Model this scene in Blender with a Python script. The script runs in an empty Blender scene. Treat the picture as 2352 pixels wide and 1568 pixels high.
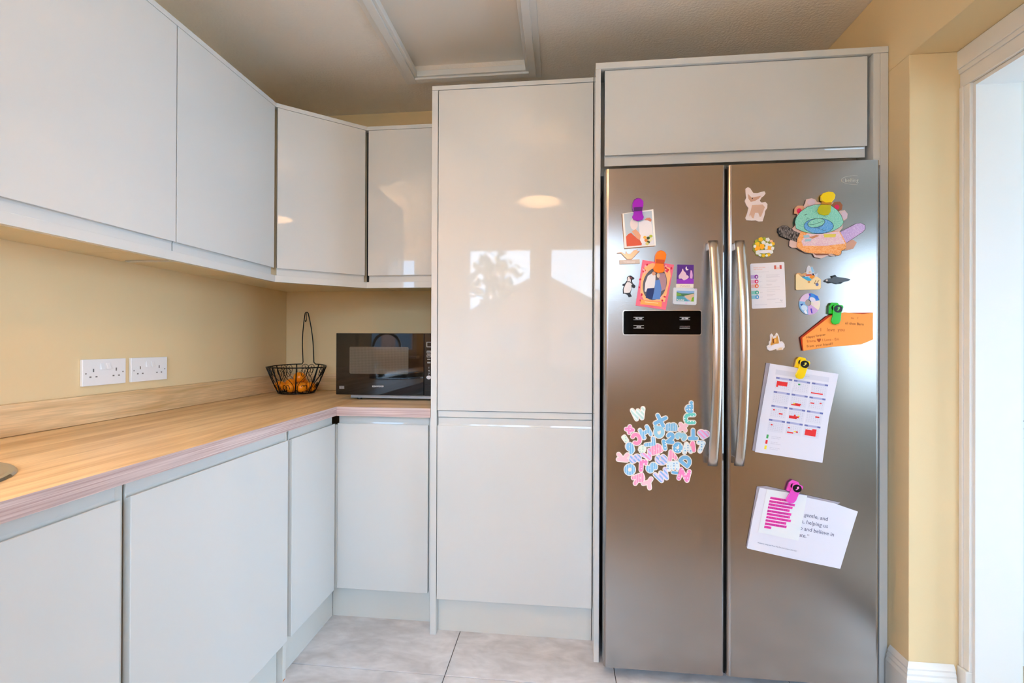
import bpy, bmesh, math, random
from mathutils import Vector, Matrix
random.seed(7)
sc = bpy.context.scene
COL = sc.collection
R = math.radians

# ------------------------------------------------------------------ camera
CAM = Vector((1.5404, -2.4854, 1.177))
YAW, PITCH, ROLL, FPX = .1058, .0026, .0039, 1074.7
_f = Vector((-math.sin(YAW)*math.cos(PITCH), math.cos(YAW)*math.cos(PITCH), math.sin(PITCH)))
_r0 = Vector((math.cos(YAW), math.sin(YAW), 0)); _u0 = _r0.cross(_f)
_r = math.cos(ROLL)*_r0 + math.sin(ROLL)*_u0
_u = -math.sin(ROLL)*_r0 + math.cos(ROLL)*_u0
cd = bpy.data.cameras.new('camera'); cam = bpy.data.objects.new('camera', cd); COL.objects.link(cam)
cd.sensor_width = 36; cd.lens = FPX/2352*36; cd.clip_start = .02
cam.matrix_world = Matrix(((_r.x, _u.x, -_f.x, CAM.x), (_r.y, _u.y, -_f.y, CAM.y), (_r.z, _u.z, -_f.z, CAM.z), (0, 0, 0, 1)))
sc.camera = cam

def at(px, py, x=None, y=None, z=None):
    """point of the photograph -> point on a real plane of the room"""
    d = _f + _r*((px-1176)/FPX) - _u*((py-784)/FPX)
    t = (x-CAM.x)/d.x if x is not None else (y-CAM.y)/d.y if y is not None else (z-CAM.z)/d.z
    return CAM + t*d

# ------------------------------------------------------------------ world, lights, exposure
sc.view_settings.view_transform = 'Standard'; sc.view_settings.look = 'None'
sc.view_settings.gamma = 1; sc.view_settings.use_curve_mapping = False
sc.view_settings.exposure = 0.06
sc.cycles.max_bounces = 10; sc.cycles.diffuse_bounces = 6; sc.cycles.glossy_bounces = 5
sc.cycles.use_denoising = True; sc.cycles.sample_clamp_indirect = 30
SKY = 14.5
w = bpy.data.worlds.new('sky'); sc.world = w; w.use_nodes = True
nt = w.node_tree; N = nt.nodes; L = nt.links
bg = N['Background']
tc = N.new('ShaderNodeTexCoord'); nz = N.new('ShaderNodeTexNoise'); nz.inputs['Scale'].default_value = 2.2; nz.inputs['Detail'].default_value = 5
cr = N.new('ShaderNodeValToRGB'); cr.color_ramp.elements[0].position = .3; cr.color_ramp.elements[0].color = (.38, .64, 1, 1)
cr.color_ramp.elements[1].position = .62; cr.color_ramp.elements[1].color = (.60, .81, 1, 1)
L.new(tc.outputs['Generated'], nz.inputs['Vector']); L.new(nz.outputs['Fac'], cr.inputs['Fac']); L.new(cr.outputs['Color'], bg.inputs['Color'])
bg.inputs['Strength'].default_value = SKY

def portal(name, x0, x1, y, z0, z1):
    l = bpy.data.lights.new(name, 'AREA'); l.shape = 'RECTANGLE'; l.size = x1-x0; l.size_y = z1-z0; l.cycles.is_portal = True
    o = bpy.data.objects.new(name, l); COL.objects.link(o); o.location = ((x0+x1)/2, y, (z0+z1)/2)
    o.rotation_euler = (R(90), 0, 0)          # -Z axis looks along +Y, into the room
    return o
YB = -3.6
portal('window_portal', .57, 1.24, YB-.08, 1.09, 2.16)
portal('window_portal', 1.40, 2.14, YB-.08, .95, 2.14)
portal('window_portal', 3.67, 4.53, YB-.08, .70, 1.98)
_p = portal('window_portal', -1.05, 1.05, 0, .15, 2.05); _p.location = (5.58, -1.55, 1.1); _p.rotation_euler = (R(90), 0, R(90))
portal('window_portal', -1.69, -.18, YB-.08, 1.09, 2.16)

# ------------------------------------------------------------------ helpers
def lin(c): return tuple((v/255/12.92 if v/255 <= .04045 else ((v/255+.055)/1.055)**2.4) for v in c) + (1,)
MATS = {}
def mat(name, rgb=None, rough=.5, metal=0, spec=.5, coat=0, emis=None, estr=0, trans=0, ior=1.45, alpha=1):
    if name in MATS: return MATS[name]
    m = bpy.data.materials.new(name); m.use_nodes = True; b = m.node_tree.nodes['Principled BSDF']
    if rgb: b.inputs['Base Color'].default_value = lin(rgb)
    b.inputs['Roughness'].default_value = rough; b.inputs['Metallic'].default_value = metal
    b.inputs['Specular IOR Level'].default_value = spec; b.inputs['Coat Weight'].default_value = coat
    b.inputs['Coat Roughness'].default_value = .03
    b.inputs['Transmission Weight'].default_value = trans; b.inputs['IOR'].default_value = ior; b.inputs['Alpha'].default_value = alpha
    if emis: b.inputs['Emission Color'].default_value = lin(emis); b.inputs['Emission Strength'].default_value = estr
    MATS[name] = m; return m
def nodes(m): return m.node_tree.nodes, m.node_tree.links, m.node_tree.nodes['Principled BSDF']
def add_bump(m, scale, strength, dist=.001, detail=2, vec=None):
    n, l, b = nodes(m)
    t = n.new('ShaderNodeTexCoord'); mp = n.new('ShaderNodeMapping'); z = n.new('ShaderNodeTexNoise'); bu = n.new('ShaderNodeBump')
    if vec: mp.inputs['Scale'].default_value = vec
    z.inputs['Scale'].default_value = scale; z.inputs['Detail'].default_value = detail
    bu.inputs['Strength'].default_value = strength; bu.inputs['Distance'].default_value = dist
    l.new(t.outputs['Object'], mp.inputs['Vector']); l.new(mp.outputs[0], z.inputs['Vector']); l.new(z.outputs['Fac'], bu.inputs['Height']); l.new(bu.outputs[0], b.inputs['Normal'])
    return m
def noise_color(m, c0, c1, scale, vec=(1, 1, 1), p0=.35, p1=.65, detail=4, dist=0, extra=None):
    n, l, b = nodes(m)
    t = n.new('ShaderNodeTexCoord'); mp = n.new('ShaderNodeMapping'); z = n.new('ShaderNodeTexNoise'); cr = n.new('ShaderNodeValToRGB')
    mp.inputs['Scale'].default_value = vec; z.inputs['Scale'].default_value = scale; z.inputs['Detail'].default_value = detail; z.inputs['Distortion'].default_value = dist
    cr.color_ramp.elements[0].position = p0; cr.color_ramp.elements[0].color = lin(c0)
    cr.color_ramp.elements[1].position = p1; cr.color_ramp.elements[1].color = lin(c1)
    l.new(t.outputs['Object'], mp.inputs['Vector']); l.new(mp.outputs[0], z.inputs['Vector']); l.new(z.outputs['Fac'], cr.inputs['Fac'])
    out = cr.outputs['Color']
    if extra:
        vec2, sc2, f0, f1 = extra
        mp2 = n.new('ShaderNodeMapping'); z2 = n.new('ShaderNodeTexNoise'); r2 = n.new('ShaderNodeMapRange'); mx = n.new('ShaderNodeMix'); mx.data_type = 'RGBA'; mx.blend_type = 'MULTIPLY'
        mp2.inputs['Scale'].default_value = vec2; z2.inputs['Scale'].default_value = sc2; z2.inputs['Detail'].default_value = 3
        r2.inputs['From Min'].default_value = .3; r2.inputs['From Max'].default_value = .7; r2.inputs['To Min'].default_value = f0; r2.inputs['To Max'].default_value = f1
        l.new(t.outputs['Object'], mp2.inputs['Vector']); l.new(mp2.outputs[0], z2.inputs['Vector']); l.new(z2.outputs['Fac'], r2.inputs['Value'])
        mx.inputs['Factor'].default_value = 1
        cmb = n.new('ShaderNodeCombineColor')
        for k in range(3): l.new(r2.outputs[0], cmb.inputs[k])
        l.new(out, mx.inputs[6]); l.new(cmb.outputs[0], mx.inputs[7]); out = mx.outputs[2]
    l.new(out, b.inputs['Base Color']); return m

class MB:
    def __init__(s): s.v = []; s.f = []
    def add(s, vs, fs):
        k = len(s.v); s.v += [tuple(p) for p in vs]; s.f += [tuple(i+k for i in f) for f in fs]; return s
    def box(s, x0, x1, y0, y1, z0, z1):
        x0, x1 = sorted((x0, x1)); y0, y1 = sorted((y0, y1)); z0, z1 = sorted((z0, z1))
        return s.add([(x0,y0,z0),(x1,y0,z0),(x1,y1,z0),(x0,y1,z0),(x0,y0,z1),(x1,y0,z1),(x1,y1,z1),(x0,y1,z1)],
                     [(3,2,1,0),(4,5,6,7),(0,1,5,4),(1,2,6,5),(2,3,7,6),(3,0,4,7)])
    def prism(s, a, b):
        """two matching outlines a (one end) and b (other end)"""
        n = len(a); return s.add(list(a)+list(b), [tuple(range(n))[::-1], tuple(range(n, 2*n))] + [(i, (i+1) % n, n+(i+1) % n, n+i) for i in range(n)])
    def tube(s, path, r, seg=8, closed=False):
        P = [Vector(p) for p in path]; n = len(P); rings = []
        up = Vector((0, 0, 1)); prev = None
        for i in range(n):
            a = P[(i-1) % n] if (closed or i > 0) else P[i]; b = P[(i+1) % n] if (closed or i < n-1) else P[i]
            t = (b-a).normalized()
            if prev is None:
                ref = up if abs(t.dot(up)) < .9 else Vector((1, 0, 0)); nn = t.cross(ref).normalized()
            else:
                nn = (prev - t*prev.dot(t)).normalized()
            prev = nn; bb = t.cross(nn)
            rr = r[i] if isinstance(r, (list, tuple)) else r
            rings.append([P[i] + rr*(math.cos(2*math.pi*k/seg)*nn + math.sin(2*math.pi*k/seg)*bb) for k in range(seg)])
        vs = [p for q in rings for p in q]; fs = []
        for i in range(n if closed else n-1):
            j = (i+1) % n
            for k in range(seg): fs.append((i*seg+k, i*seg+(k+1) % seg, j*seg+(k+1) % seg, j*seg+k))
        if not closed: fs += [tuple(range(seg))[::-1], tuple((n-1)*seg+k for k in range(seg))]
        return s.add(vs, fs)
    def lathe(s, prof, c, seg=24):
        vs = []; fs = []; n = len(prof)
        for k in range(seg):
            a = 2*math.pi*k/seg
            for (r, z) in prof: vs.append((c[0]+r*math.cos(a), c[1]+r*math.sin(a), c[2]+z))
        for k in range(seg):
            j = (k+1) % seg
            for i in range(n-1): fs.append((k*n+i, j*n+i, j*n+i+1, k*n+i+1))
        return s.add(vs, fs)

BASE = {}
def base_of(p): return BASE.get(p.name, Vector((0, 0, 0))) if p else Vector((0, 0, 0))
def obj(name, mb, m, parent=None, bevel=0, smooth=False, label=None, cat=None, group=None, kind=None, keep=False, seg=2):
    vs = [Vector(p) for p in mb.v]
    if parent: o0 = base_of(parent)
    elif keep: o0 = Vector((0, 0, 0))
    else:
        xs = [p.x for p in vs]; ys = [p.y for p in vs]; zs = [p.z for p in vs]
        o0 = Vector(((min(xs)+max(xs))/2, (min(ys)+max(ys))/2, min(zs)))
    me = bpy.data.meshes.new(name); me.from_pydata([tuple(p-o0) for p in vs], [], mb.f); me.validate()
    bm = bmesh.new(); bm.from_mesh(me); bmesh.ops.remove_doubles(bm, verts=bm.verts, dist=1e-6) if smooth else None
    bmesh.ops.recalc_face_normals(bm, faces=bm.faces); bm.to_mesh(me); bm.free()
    if isinstance(m, (list, tuple)):
        for q in m: me.materials.append(q)
    else: me.materials.append(m)
    if smooth:
        for p in me.polygons: p.use_smooth = True
    o = bpy.data.objects.new(name, me); COL.objects.link(o)
    if parent: o.parent = parent
    else: o.location = o0
    BASE[o.name] = o0
    if bevel:
        bv = o.modifiers.new('bevel', 'BEVEL'); bv.width = bevel; bv.segments = seg; bv.limit_method = 'ANGLE'; bv.angle_limit = R(40)
    tag(o, label, cat, group, kind); return o
def tag(o, label=None, cat=None, group=None, kind=None):
    for k, v in (('label', label), ('category', cat), ('group', group), ('kind', kind)):
        if v: o[k] = v
    return o
def thing(name, loc, label, cat, group=None):
    o = bpy.data.objects.new(name, None); o.empty_display_size = .05; COL.objects.link(o); o.location = loc; BASE[o.name] = Vector(loc)
    return tag(o, label, cat, group)
def struct(name, mb, m, bevel=0, parent=None, **k): return obj(name, mb, m, parent, bevel, kind=None if parent else 'structure', **k)
def bx(*a): return MB().box(*a)

def text_pts(s, align='LEFT', shear=0, bold=0, space=1):
    cu = bpy.data.curves.new('t', 'FONT'); cu.body = s; cu.size = 1; cu.resolution_u = 2; cu.align_x = align; cu.shear = shear; cu.offset = bold; cu.space_character = space
    o = bpy.data.objects.new('t', cu); COL.objects.link(o)
    dg = bpy.context.evaluated_depsgraph_get(); me = bpy.data.meshes.new_from_object(o.evaluated_get(dg))
    v = [(p.co.x, p.co.y) for p in me.vertices]; f = [tuple(p.vertices) for p in me.polygons]
    bpy.data.objects.remove(o); bpy.data.curves.remove(cu); bpy.data.meshes.remove(me)
    return v, f

# ------------------------------------------------------------------ materials
wall_m = mat('wall_paint', (230, 207, 163), .75, spec=.3); add_bump(wall_m, 220, .15, .0006)
wall2_m = mat('dining_wall_paint', (226, 222, 212), .8, spec=.2)
ceil_m = mat('stippled_ceiling_paint', (240, 232, 222), .8, spec=.25); add_bump(ceil_m, 95, .6, .004, detail=3)
ceilp_m = mat('smooth_ceiling_paint', (240, 232, 222), .7, spec=.25)
trim_m = mat('white_gloss_paint', (232, 230, 226), .3)
cab_m = mat('gloss_grey_cabinet_lacquer', (211, 213, 212), .03, spec=.5)
carc_m = mat('cabinet_board', (214, 211, 203), .35)
carcu_m = mat('cabinet_underside_board', (226, 212, 178), .4)
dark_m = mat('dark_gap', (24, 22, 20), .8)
plinth_m = mat('plinth_lacquer', (212, 213, 209), .22)
oak_y = mat('oak_laminate_along_wall', rough=.38); noise_color(oak_y, (202, 162, 110), (240, 210, 166), 6, (3.2, .28, 3.2), .3, .66, 5, .9, ((60, 2.2, 60), 4, .84, 1.08)); add_bump(oak_y, 30, .1, .0006, vec=(3, .2, 3))
oak_x = mat('oak_laminate_along_back', rough=.38); noise_color(oak_x, (202, 162, 110), (240, 210, 166), 6, (.28, 3.2, 3.2), .3, .66, 5, .9, ((2.2, 60, 60), 4, .84, 1.08))
edge_y = mat('oak_edging_along_wall', rough=.42); noise_color(edge_y, (176, 150, 146), (220, 202, 198), 30, (1, .12, 12), .35, .7, 3, .2)
edge_x = mat('oak_edging_along_back', rough=.42); noise_color(edge_x, (176, 150, 146), (220, 202, 198), 30, (.12, 1, 12), .35, .7, 3, .2)
steel_m = mat('brushed_steel', (170, 164, 160), .24, metal=1)
n, l, b = nodes(steel_m); cx = n.new('ShaderNodeCombineXYZ'); cx.inputs[0].default_value = 1; l.new(cx.outputs[0], b.inputs['Tangent']); b.inputs['Anisotropic'].default_value = .5
add_bump(steel_m, 60, .05, .0006, vec=(1, 1, 12))
steelh_m = mat('satin_steel', (205, 196, 186), .26, metal=1)
chrome_m = mat('chrome', (215, 215, 215), .08, metal=1)
sinks_m = mat('sink_steel', (190, 188, 184), .22, metal=1)
bodyg_m = mat('appliance_grey', (120, 112, 104), .5)
blackg_m = mat('black_glass', (8, 8, 9), .03, spec=.6)
blackp_m = mat('black_plastic', (12, 11, 11), .22)
wire_m = mat('black_wire', (12, 10, 10), .35, metal=.4)
socket_m = mat('white_socket_plastic', (240, 239, 240), .25)
tile_m = mat('marbled_grey_tile', rough=.28); noise_color(tile_m, (198, 195, 196), (222, 220, 222), 7, (1, 1.9, 1), .34, .66, 9, .9, ((3, 7, 3), 9, .93, 1.05))
grout_m = mat('dark_grout', (92, 84, 76), .9)
fruit_m = mat('clementine_peel', (255, 148, 16), .3); add_bump(fruit_m, 260, .35, .001)
leaf_m = mat('fruit_stalk', (60, 90, 30), .6)
shade_m = mat('lampshade_fabric', (214, 200, 178), .8)
n, l, b = nodes(shade_m); b.inputs['Subsurface Weight'].default_value = 0
bulb_m = mat('lit_bulb', (255, 240, 220), .4, emis=(255, 205, 150), estr=40)
brick_m = mat('neighbour_brick', rough=.9); noise_color(brick_m, (150, 104, 88), (186, 140, 120), 9)
roof_m = mat('neighbour_roof_tile', (128, 118, 112), .9)
grass_m = mat('garden_paving', rough=1); noise_color(grass_m, (150, 146, 136), (176, 172, 160), 3)
tree_m = mat('tree_foliage', (96, 104, 78), 1)
dinfloor_m = mat('dining_floor', (176, 150, 128), .4)
glass_m = bpy.data.materials.new('window_glass'); glass_m.use_nodes = True; n = glass_m.node_tree.nodes; l = glass_m.node_tree.links
n.remove(n['Principled BSDF']); tb = n.new('ShaderNodeBsdfTransparent'); gb = n.new('ShaderNodeBsdfGlossy'); gb.inputs['Roughness'].default_value = 0
fn = n.new('ShaderNodeFresnel'); mx = n.new('ShaderNodeMixShader'); l.new(fn.outputs[0], mx.inputs[0]); l.new(tb.outputs[0], mx.inputs[1]); l.new(gb.outputs[0], mx.inputs[2]); l.new(mx.outputs[0], n['Material Output'].inputs['Surface'])

# ------------------------------------------------------------------ the room
XA, XB, XB2, ZC, ZS = 2.668, 2.832, 2.957, 2.4377, 2.124
struct('wall_back', bx(-.12, XB2, 0, .12, -.05, ZC+.15), wall_m)
struct('wall_left', bx(-.12, 0, -2.03, 0, -.05, ZC+.15), wall_m, .003)
struct('wall_alcove_back', bx(-2.4, -.1205, -.6, -.5, -.05, ZC+.15), wall_m)
struct('wall_alcove_left', bx(-2.4, -2.3, YB-.15, -.6, -.05, ZC+.15), wall_m)
m_ = MB()                                        # wall behind the camera, with two window openings
for a in ((-.12, .50, 0, ZC), (-2.3, -1.75, 0, ZC), (-1.75, -.12, 0, 1.02), (-1.75, -.12, 2.22, ZC), (1.28, 1.36, 0, ZC), (2.2, XB, 0, ZC), (.50, 1.28, 0, 1.02), (.50, 1.28, 2.22, ZC), (1.36, 2.2, 0, .88), (1.36, 2.2, 2.22, ZC)):
    m_.box(a[0], a[1], YB-.15, YB, a[2], a[3])
struct('wall_front', m_, wall_m)
def window(name, x0, x1, z0, z1, fw=.07):
    wf = struct(name, bx(x0, x1, YB-.12, YB-.06, z0, z0+fw).box(x0, x1, YB-.12, YB-.06, z1-fw, z1).box(x0, x0+fw, YB-.12, YB-.06, z0+fw, z1-fw).box(x1-fw, x1, YB-.12, YB-.06, z0+fw, z1-fw), trim_m)
    obj('glass_pane', bx(x0+fw, x1-fw, YB-.094, YB-.088, z0+fw, z1-fw), glass_m, wf)
    obj('window_sill', bx(x0-.04, x1+.04, YB+.001, YB+.12, z0-.03, z0), trim_m, wf, .004)
window('window_1', .501, 1.279, 1.021, 2.219)
window('window_2', 1.361, 2.199, .881, 2.219)
window('window_4', -1.749, -.121, 1.021, 2.219)
# right wall with the doorway to the dining room
D0, D1, ZD = -.862, -1.72, 2.005
struct('wall_right', bx(XB, XB2, D0, -.001, 0, ZC).box(XB, XB2, YB, D1, 0, ZC).box(XB, XB2, D1, D0, ZD, ZC), wall_m)
struct('pipe_boxing', bx(XA, XB-.001, -.83, -.001, 0, ZS), wall_m, .002)
struct('ceiling_beam', bx(XA, XB-.001, YB+.001, -.001, ZS+.0005, ZC-.001), wall_m, .002)
lin_ = MB().box(XB-.002, XB2+.002, D0-.012, D0-.0005, 0, ZD-.001).box(XB-.002, XB2+.002, D1+.0005, D1+.012, 0, ZD-.001).box(XB-.002, XB2+.002, D1+.012, D0-.012, ZD-.013, ZD-.001)
d1 = struct('door_1', lin_, trim_m)
def arch_v(y0, y1, z0, z1, sgn):
    """moulded architrave standing on the right wall: flat, then raised outer bead"""
    q = MB(); xo = XB-.0005
    w_ = y1-y0
    q.box(XB-.012, xo, y0, y1, z0, z1)
    a, b_ = (y1-w_*.4, y1) if sgn > 0 else (y0, y0+w_*.4)
    q.box(XB-.017, XB-.0115, a, b_, z0, z1)
    return q
obj('architrave', arch_v(D0-.003, D0+.0315, .145, ZD, 1), trim_m, d1, .002)
obj('architrave', arch_v(D1-.07, D1, 0, ZD, -1), trim_m, d1, .002)
hd = MB().box(XB-.013, XB-.0005, D1-.07, D0+.034, ZD, ZD+.045).box(XB-.018, XB-.0005, D1-.08, D0+.034, ZD+.045, ZD+.06).box(XB-.022, XB-.0005, D1-.08, D0+.034, ZD+.06, ZS-.0005)
obj('architrave_head', hd, trim_m, d1, .002)
# ceiling with the raised tray and its moulding
cx0, cx1, cy0, cy1 = .845, 1.385, -.335, -1.9
struct('ceiling', bx(-2.4, cx0, YB-.15, 0, ZC, ZC+.1).box(cx1, XB2, YB-.15, 0, ZC, ZC+.1).box(cx0, cx1, cy0, 0, ZC, ZC+.1).box(cx0, cx1, YB-.15, cy1, ZC, ZC+.1), ceil_m)
struct('ceiling_tray', bx(cx0, cx1, cy1, cy0, ZC+.045, ZC+.1), ceilp_m)
def frame(m, off0, off1, z0, z1):
    a0, a1, b0, b1 = cx0-off1, cx1+off1, cy1-off1, cy0+off1
    c0, c1, e0, e1 = cx0-off0, cx1+off0, cy1-off0, cy0+off0
    m.box(a0, c0, b0, b1, z0, z1); m.box(c1, a1, b0, b1, z0, z1); m.box(c0, c1, e1, b1, z0, z1); m.box(c0, c1, b0, e0, z0, z1)
fr = MB(); frame(fr, .0, .058, ZC-.007, ZC-.0002); frame(fr, .0, .032, ZC-.018, ZC-.007); frame(fr, -.014, .0, ZC-.010, ZC+.016)
struct('trim_1', fr, trim_m, .002)

# floor: grout bed with single tiles
fl = struct('floor', bx(-2.4, XB2, YB-.1, .05, -.05, -.003), grout_m)
def tile(x0, x1, y0, y1):
    q = obj('tile', bx(x0+.0014, x1-.0014, y0+.0014, y1-.0014, -.008, 0), tile_m, fl, .0012, seg=1); return q
xs = [.0, .533, 1.133, 1.733, 2.333, XB]; ys = [0, -.262, -.862, -1.462, -2.062, -2.662, -3.262, YB]
for i in range(5):
    for j in range(7): tile(xs[i], xs[i+1], ys[j+1], ys[j])
for x_ in (-2.3, -1.8, -1.2, -.6):
    for j in range(1, 7): tile(x_, min(0, x_+.6 if x_ > -2.2 else -1.8), ys[j+1], ys[j])
# dining room beyond the doorway
struct('floor_dining_room', bx(XB2, 5.6, YB-.1, .75, -.05, -.001), dinfloor_m)
struct('wall_dining_back', bx(XB2, 5.6, .6, .7, 0, ZC+.1), wall2_m)
struct('wall_dining_right', bx(5.5, 5.6, YB-.1, -2.65, 0, ZC+.1).box(5.5, 5.6, -.45, .6, 0, ZC+.1).box(5.5, 5.6, -2.65, -.45, 2.1, ZC+.1).box(5.5, 5.6, -2.65, -.45, 0, .08), wall2_m)
w5 = struct('window_5', bx(5.52, 5.57, -2.649, -.451, .081, .14).box(5.52, 5.57, -2.649, -.451, 2.04, 2.099).box(5.52, 5.57, -2.649, -2.59, .14, 2.04).box(5.52, 5.57, -.51, -.451, .14, 2.04).box(5.52, 5.57, -1.58, -1.52, .14, 2.04), trim_m)
obj('glass_pane', bx(5.54, 5.546, -2.59, -1.58, .14, 2.04), glass_m, w5); obj('glass_pane', bx(5.54, 5.546, -1.52, -.51, .14, 2.04), glass_m, w5)
struct('wall_dining_front', bx(XB2, 3.6, YB-.15, YB, 0, ZC).box(4.6, 5.5, YB-.15, YB, 0, ZC).box(3.6, 4.6, YB-.15, YB, 2.05, ZC).box(3.6, 4.6, YB-.15, YB, 0, .63), wall2_m)
struct('ceiling_dining_room', bx(XB2, 5.6, YB-.15, .75, ZC, ZC+.1), ceilp_m)
struct('wall_dining_left', bx(XB2+.0005, XB2+.02, D0+.002, .6, 0, ZC).box(XB2+.0005, XB2+.02, YB, D1-.08, 0, ZC).box(XB2+.0005, XB2+.02, D1-.08, D0+.002, ZD+.002, ZC), wall2_m)
window('window_3', 3.601, 4.599, .631, 2.049)
# skirting boards: moulded, around the boxing
def skirt(path, name, parent=None):
    """path of (x,y); the board stands to the left-hand (room) side offset n"""
    prof = [(.0008, 0), (.016, 0), (.016, .095), (.012, .105), (.013, .112), (.009, .122), (.010, .128), (.005, .138), (.0008, .145)]
    q = MB(); P = [Vector((a, b_)) for a, b_ in path]; rings = []
    for i, p in enumerate(P):
        ns = []
        if i > 0: t = (P[i]-P[i-1]).normalized(); ns.append(Vector((-t.y, t.x)))
        if i < len(P)-1: t = (P[i+1]-P[i]).normalized(); ns.append(Vector((-t.y, t.x)))
        nn = sum(ns, Vector((0, 0))); nn = nn/(nn.length**2)*1.0 if len(ns) == 1 else nn/(1+ns[0].dot(ns[1]))
        rings.append([(p.x+nn.x*o, p.y+nn.y*o, z) for o, z in prof])
    n_ = len(prof); vs = [v for r_ in rings for v in r_]; fs = []
    for i in range(len(P)-1):
        for k in range(n_): fs.append((i*n_+k, i*n_+(k+1) % n_, (i+1)*n_+(k+1) % n_, (i+1)*n_+k))
    fs += [tuple(range(n_)), tuple((len(P)-1)*n_+k for k in range(n_))[::-1]]
    return struct(name, q.add(vs, fs), trim_m)
skirt([(XB-.03, -.83), (XA, -.83), (XA, -.745)], 'baseboard_right')
obj('plinth_block', bx(XB-.022, XB-.0005, D0-.0035, D0+.0315, 0, .145), trim_m, d1, .003)

# ------------------------------------------------------------------ cabinets
def jdoor_x(xf, y0, y1, z0, z1, th=.019, lip=.033, top=True):
    """handleless door facing +x (front plane x=xf): flat face with a scooped grip along its top (or bottom) edge"""
    q = MB()
    if top: pr = [(xf-th, z0), (xf, z0), (xf, z1-lip), (xf-.003, z1-lip+.001), (xf-.012, z1-lip-.004), (xf-.014, z1-lip+.006), (xf-.013, z1), (xf-th, z1)]
    else:   pr = [(xf-th, z1), (xf, z1), (xf, z0+lip), (xf-.003, z0+lip-.001), (xf-.012, z0+lip+.004), (xf-.014, z0+lip-.006), (xf-.013, z0), (xf-th, z0)]
    q.prism([(x, y0, z) for x, z in pr], [(x, y1, z) for x, z in pr]); return q
def jdoor_y(yf, x0, x1, z0, z1, th=.019, lip=.033, top=True):
    if top: pr = [(yf+th, z0), (yf, z0), (yf, z1-lip), (yf+.003, z1-lip+.001), (yf+.012, z1-lip-.004), (yf+.014, z1-lip+.006), (yf+.013, z1), (yf+th, z1)]
    else:   pr = [(yf+th, z1), (yf, z1), (yf, z0+lip), (yf+.003, z0+lip-.001), (yf+.012, z0+lip+.004), (yf+.014, z0+lip-.006), (yf+.013, z0), (yf+th, z0)]
    return MB().prism([(x0, y, z) for y, z in pr], [(x1, y, z) for y, z in pr])
ZB0, ZB1 = .144, .869
XD = .602
# left run base units
def base_left(name, y0, y1, label, gap0=.0015, gap1=.0015, shift=0):
    t = thing(name, (.3, (y0+y1)/2, 0), label, 'cabinet', 'base cabinets under the worktop')
    obj('body', bx(.02, .58, y0+.001, y1-.001, ZB0, .872 if y0 > -1.6 else .79), carc_m, t)
    obj('door', jdoor_x(XD+shift, y0+gap0, y1-gap1, ZB0, ZB1), cab_m, t, .0012)
    return t
base_left('base_cabinet', -2.175, -1.575, 'light grey handleless base cabinet at the left edge of the photo, under the sink', gap1=.001)
base_left('base_cabinet', -1.553, -.956, 'widest light grey base cabinet door under the left worktop, between two end panels', gap0=.001)
base_left('base_cabinet', -.935, -.62, 'narrow light grey base cabinet on the left run, next to the inside corner', shift=.0)
t = thing('base_cabinet', (.3, -2.6, 0), 'light grey base cabinet of the left run behind the camera', 'cabinet', 'base cabinets under the worktop')
obj('body', bx(.02, .58, -3.2, -2.177, ZB0, .79), carc_m, t); obj('door', jdoor_x(XD, -2.68, -2.18, ZB0, ZB1), cab_m, t, .0012); obj('door', jdoor_x(XD, -3.19, -2.683, ZB0, ZB1), cab_m, t, .0012)
obj('end_panel', bx(.02, .5835, -1.5745, -1.5545, 0, .872), plinth_m, None, .0008, label='slim upright end panel between the two leftmost base cabinets', cat='panel')
ep = thing('end_panel', (.3, -.945, 0), 'end panel reaching the floor beside the narrow corner base cabinet, chipped at its foot', 'panel')
obj('board', bx(.02, .5835, -.955, -.9365, .0, .872), plinth_m, ep, .0008)
obj('chipped_edge', bx(.566, .5842, -.953, -.942, 0, .003), mat('chipped_wood', (196, 120, 60), .8), ep, label='bare orange wood at the foot')
# back run base unit
t = thing('base_cabinet', (.81, -.3, 0), 'light grey base cabinet facing forward under the microwave', 'cabinet', 'base cabinets under the worktop')
obj('body', bx(.62, 1.013, -.584, -.02, ZB0, .872), carc_m, t)
obj('door', jdoor_y(-.605, .6045, .995, ZB0, ZB1), cab_m, t, .0012)
obj('filler_strip', bx(.9985, 1.0135, -.598, -.585, ZB0, .872), cab_m, t, .0008)
obj('corner_post', bx(.584, .6035, -.6035, -.586, ZB0, .83), plinth_m, None, .0005, label='corner post where the two runs of base cabinets meet', cat='panel')
pl = MB().box(.545, .562, -2.2, -.9565, 0, .14)
obj('plinth', pl, plinth_m, None, .0005, label='grey plinth under the left run, in front of the end panel', cat='plinth')
obj('plinth', bx(.545, .562, -.935, -.5575, 0, .14), plinth_m, None, .0005, label='short grey plinth under the narrow corner cabinet', cat='plinth')
obj('plinth', bx(.5625, 1.0135, -.5565, -.54, 0, .14), plinth_m, None, .0005, label='grey plinth facing forward under the back run base cabinet', cat='plinth')

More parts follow.
